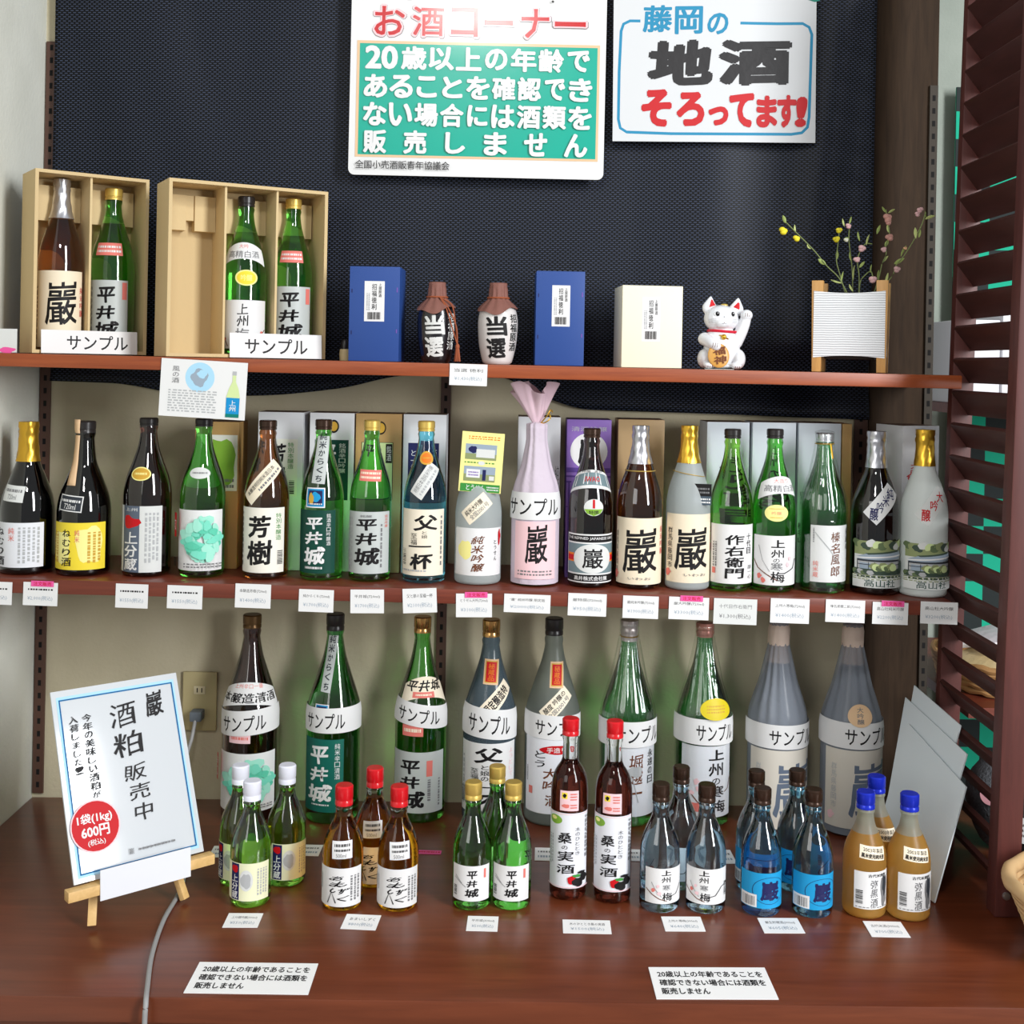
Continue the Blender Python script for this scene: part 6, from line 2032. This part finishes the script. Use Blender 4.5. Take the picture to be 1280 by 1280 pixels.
pc('price card in front of the small green bottles with white caps', '上分蔵吟醸(300ml)', '¥550(税込)', ((285, 1142), (329, 1142.5), (322, 1160), (279, 1160)))
pc('price card in front of the amber bottles', 'あまいしずく', '¥800(税込)', ((433, 1143), (476, 1145), (470, 1163.5), (426, 1161.5)))
pc('price card in front of the small green bottles with gold caps', '平井城(300ml)', '¥500(税込)', ((584, 1145.5), (622, 1146.5), (623, 1165), (583.5, 1164)))
pc('rounded price card in front of the tall mulberry bottles', '木のひととき桑の実酒', '¥1500(税込)', ((704, 1150), (762, 1151.5), (765, 1168), (703, 1167)))
pc('price card in front of the pale blue bottles', '上州の寒梅(300ml)', '¥640(税込)', ((827, 1146.5), (876, 1146.5), (881.5, 1165), (831, 1164.5)))
pc('price card in front of the bright blue labelled bottles', '巌生貯蔵酒(300ml)', '¥605(税込)', ((947, 1148), (998, 1148.5), (1005, 1167), (955, 1167)))
pc('price card in front of the frosted amber bottles', '古代米酒(300ml)', '¥700(税込)', ((1079, 1152), (1126, 1153), (1138, 1172.5), (1089, 1171.5)))
for lab_, cs in (('card half hidden left of the white-capped small bottles', ((266, 1058), (300, 1058), (298, 1072), (262, 1072))),
                 ('card half hidden right of the white-capped small bottles', ((366, 1056), (402, 1057), (400, 1070.5), (364, 1070))),
                 ('card half hidden left of the tall mulberry bottles', ((668, 1060), (708, 1061), (708, 1077), (669, 1076))),
                 ('card half hidden between the mulberry and pale blue bottles', ((764, 1062), (801, 1062.5), (802, 1077), (765, 1076))),
                 ('card half hidden right of the pale blue bottles', ((880, 1063), (914, 1063), (920, 1080), (884, 1080)))):
    lying('price_card', lab_, cs, [('s', .1, .2, .9, .45, 1, 'gr'), ('s', .1, .55, .9, .85, 1, 'sk')], 'price cards lying on the counter', 'price card')
lying('pink_slip', 'narrow pink slip on the counter between amber and gold-capped bottles', ((520, 1063), (551, 1064), (552, 1068.5), (518, 1067.5)), [('s', .05, .2, .95, .8, 1, 'r')], None, 'paper slip', 'pk')
NT = [('t', '20歳以上の年齢であることを', .06, .13, .95, .33, 'k', .04, 2), ('t', '確認できない場合には酒類を', .06, .40, .95, .60, 'k', .04, 2), ('t', '販売しません', .06, .67, .46, .87, 'k', .04, 2)]
lying('age_notice', 'left white notice with three lines of black print at the counter edge', ((248, 1203), (397, 1206), (386, 1243.5), (231, 1242.5)), NT, 'printed notices on the counter edge', 'notice', th=.0009)
lying('age_notice', 'right white notice with three lines of black print at the counter edge', ((811, 1210), (957, 1210.5), (972, 1250), (820, 1249.5)), NT, 'printed notices on the counter edge', 'notice', th=.0009)


# ================================================================ easel and its sign
def easel():
    cx, cyy, yaw = -.568, -.515, R(40)
    z = z_cnt(cx)
    t = thing('tabletop_easel', 'small pale wooden easel on the counter at left', 'easel', (cx, cyy, z), yaw)
    mw_ = wood('easel_wood', (214, 172, 108), (230, 190, 128), (14, 1.5, 14), .5, 5)
    tau = R(24)

    def bar(name, a, b, w_, d_):
        a, b = Vector(a), Vector(b)
        v = b - a
        bm = bmesh.new()
        box(bm, (-w_ / 2, -d_ / 2, 0), (w_ / 2, d_ / 2, v.length), bev=.0012)
        bmesh.ops.transform(bm, matrix=Matrix.Translation(a) @ v.to_track_quat('Z', 'Y').to_matrix().to_4x4(), verts=bm.verts)
        return obj(name, bm, mw_, t, True)
    bar('leg', (-.076, .004, .0065), (-.022, .118, .27), .013, .010)
    bar('leg', (.076, .004, .0065), (.022, .118, .27), .013, .010)
    bar('rear_leg', (0, .235, .0075), (0, .124, .26), .012, .010)
    bar('top_bar', (-.045, .124, .262), (.045, .124, .262), .012, .010)
    bar('ledge', (-.119, -.004, .066), (.119, -.004, .066), .018, .016)
    # sign: white sheet in a clear sleeve
    w_, h_ = .212, .292
    Mb = Matrix.Translation((cx, cyy, z)) @ Matrix.Rotation(yaw, 4, 'Z') @ Matrix.Translation((0, .002, .077)) @ Matrix.Rotation(-tau, 4, 'X') @ Matrix.Translation((0, 0, h_ / 2))
    s = thing('easel_sign', 'white sign with brush lettering and a red disc leaning on the small easel', 'sign')
    s.matrix_world = Mb
    bm = bmesh.new()
    box(bm, (-w_ / 2, -.002, -h_ / 2), (w_ / 2, .002, h_ / 2), bev=.0008)
    obj('board', bm, mat('sign_sleeve', (206, 210, 214), .15, coat=.6), s, True)
    sh = Sheet(w_ / h_)
    sh.items([('f', .035, .035, .965, .975, .020, 'lb'), ('f', .05, .05, .95, .962, .011, 'bl'), ('f', .054, .053, .946, .959, .004, 'nv'),
              ('t', '巖', .71, .085, .85, .22, 'k', .03, 2, 0, 0, .08), ('t', '酒', .42, .12, .62, .25, 'k', .01, 2, 0, 0, .08), ('t', '粕', .42, .28, .64, .41, 'k', .015, 2, 0, 0, .08),
              ('t', '販', .47, .46, .64, .545, 'k', .012, 2, 0, 0, .08), ('t', '売', .49, .565, .65, .65, 'k', .012, 2, 0, 0, .08), ('t', '中', .51, .67, .65, .76, 'k', .012, 2, 0, 0, .05),
              ('v', '今年の美味しい酒粕が', .205, .145, .28, .60, 'k', .014, 2, .05), ('v', '入荷しました!', .105, .145, .175, .46, 'k', .014, 2, .05),
              ('e', .20, .735, .185, .135, 'lp'), ('e', .20, .735, .175, .127, 'r'), ('t', '1袋(1kg)', .07, .665, .33, .725, 'w', .04), ('t', '600円', .09, .73, .30, .79, 'w', .05), ('t', '(税込)', .13, .80, .26, .835, 'w', .02),
              ('t', '巖', .42, .89, .46, .92, 'gr', .01), ('s', .50, .895, .78, .915, 1, 'gr')])
    sh.build('print', s, flat_map(w_, h_, -.0023))
    # white strip over the ledge
    bm = bmesh.new()
    box(bm, (-.071, -.0008, 0), (.076, .0008, .046))
    o = tag(obj('ledge_card', bm, mat('label_white', (226, 228, 234), .6)), 'plain white card strip covering the ledge of the small easel', 'card')
    o.matrix_world = Matrix.Translation((cx, cyy, z)) @ Matrix.Rotation(yaw, 4, 'Z') @ Matrix.Translation((0, -.0150, .050)) @ Matrix.Rotation(R(-3), 4, 'X')


easel()
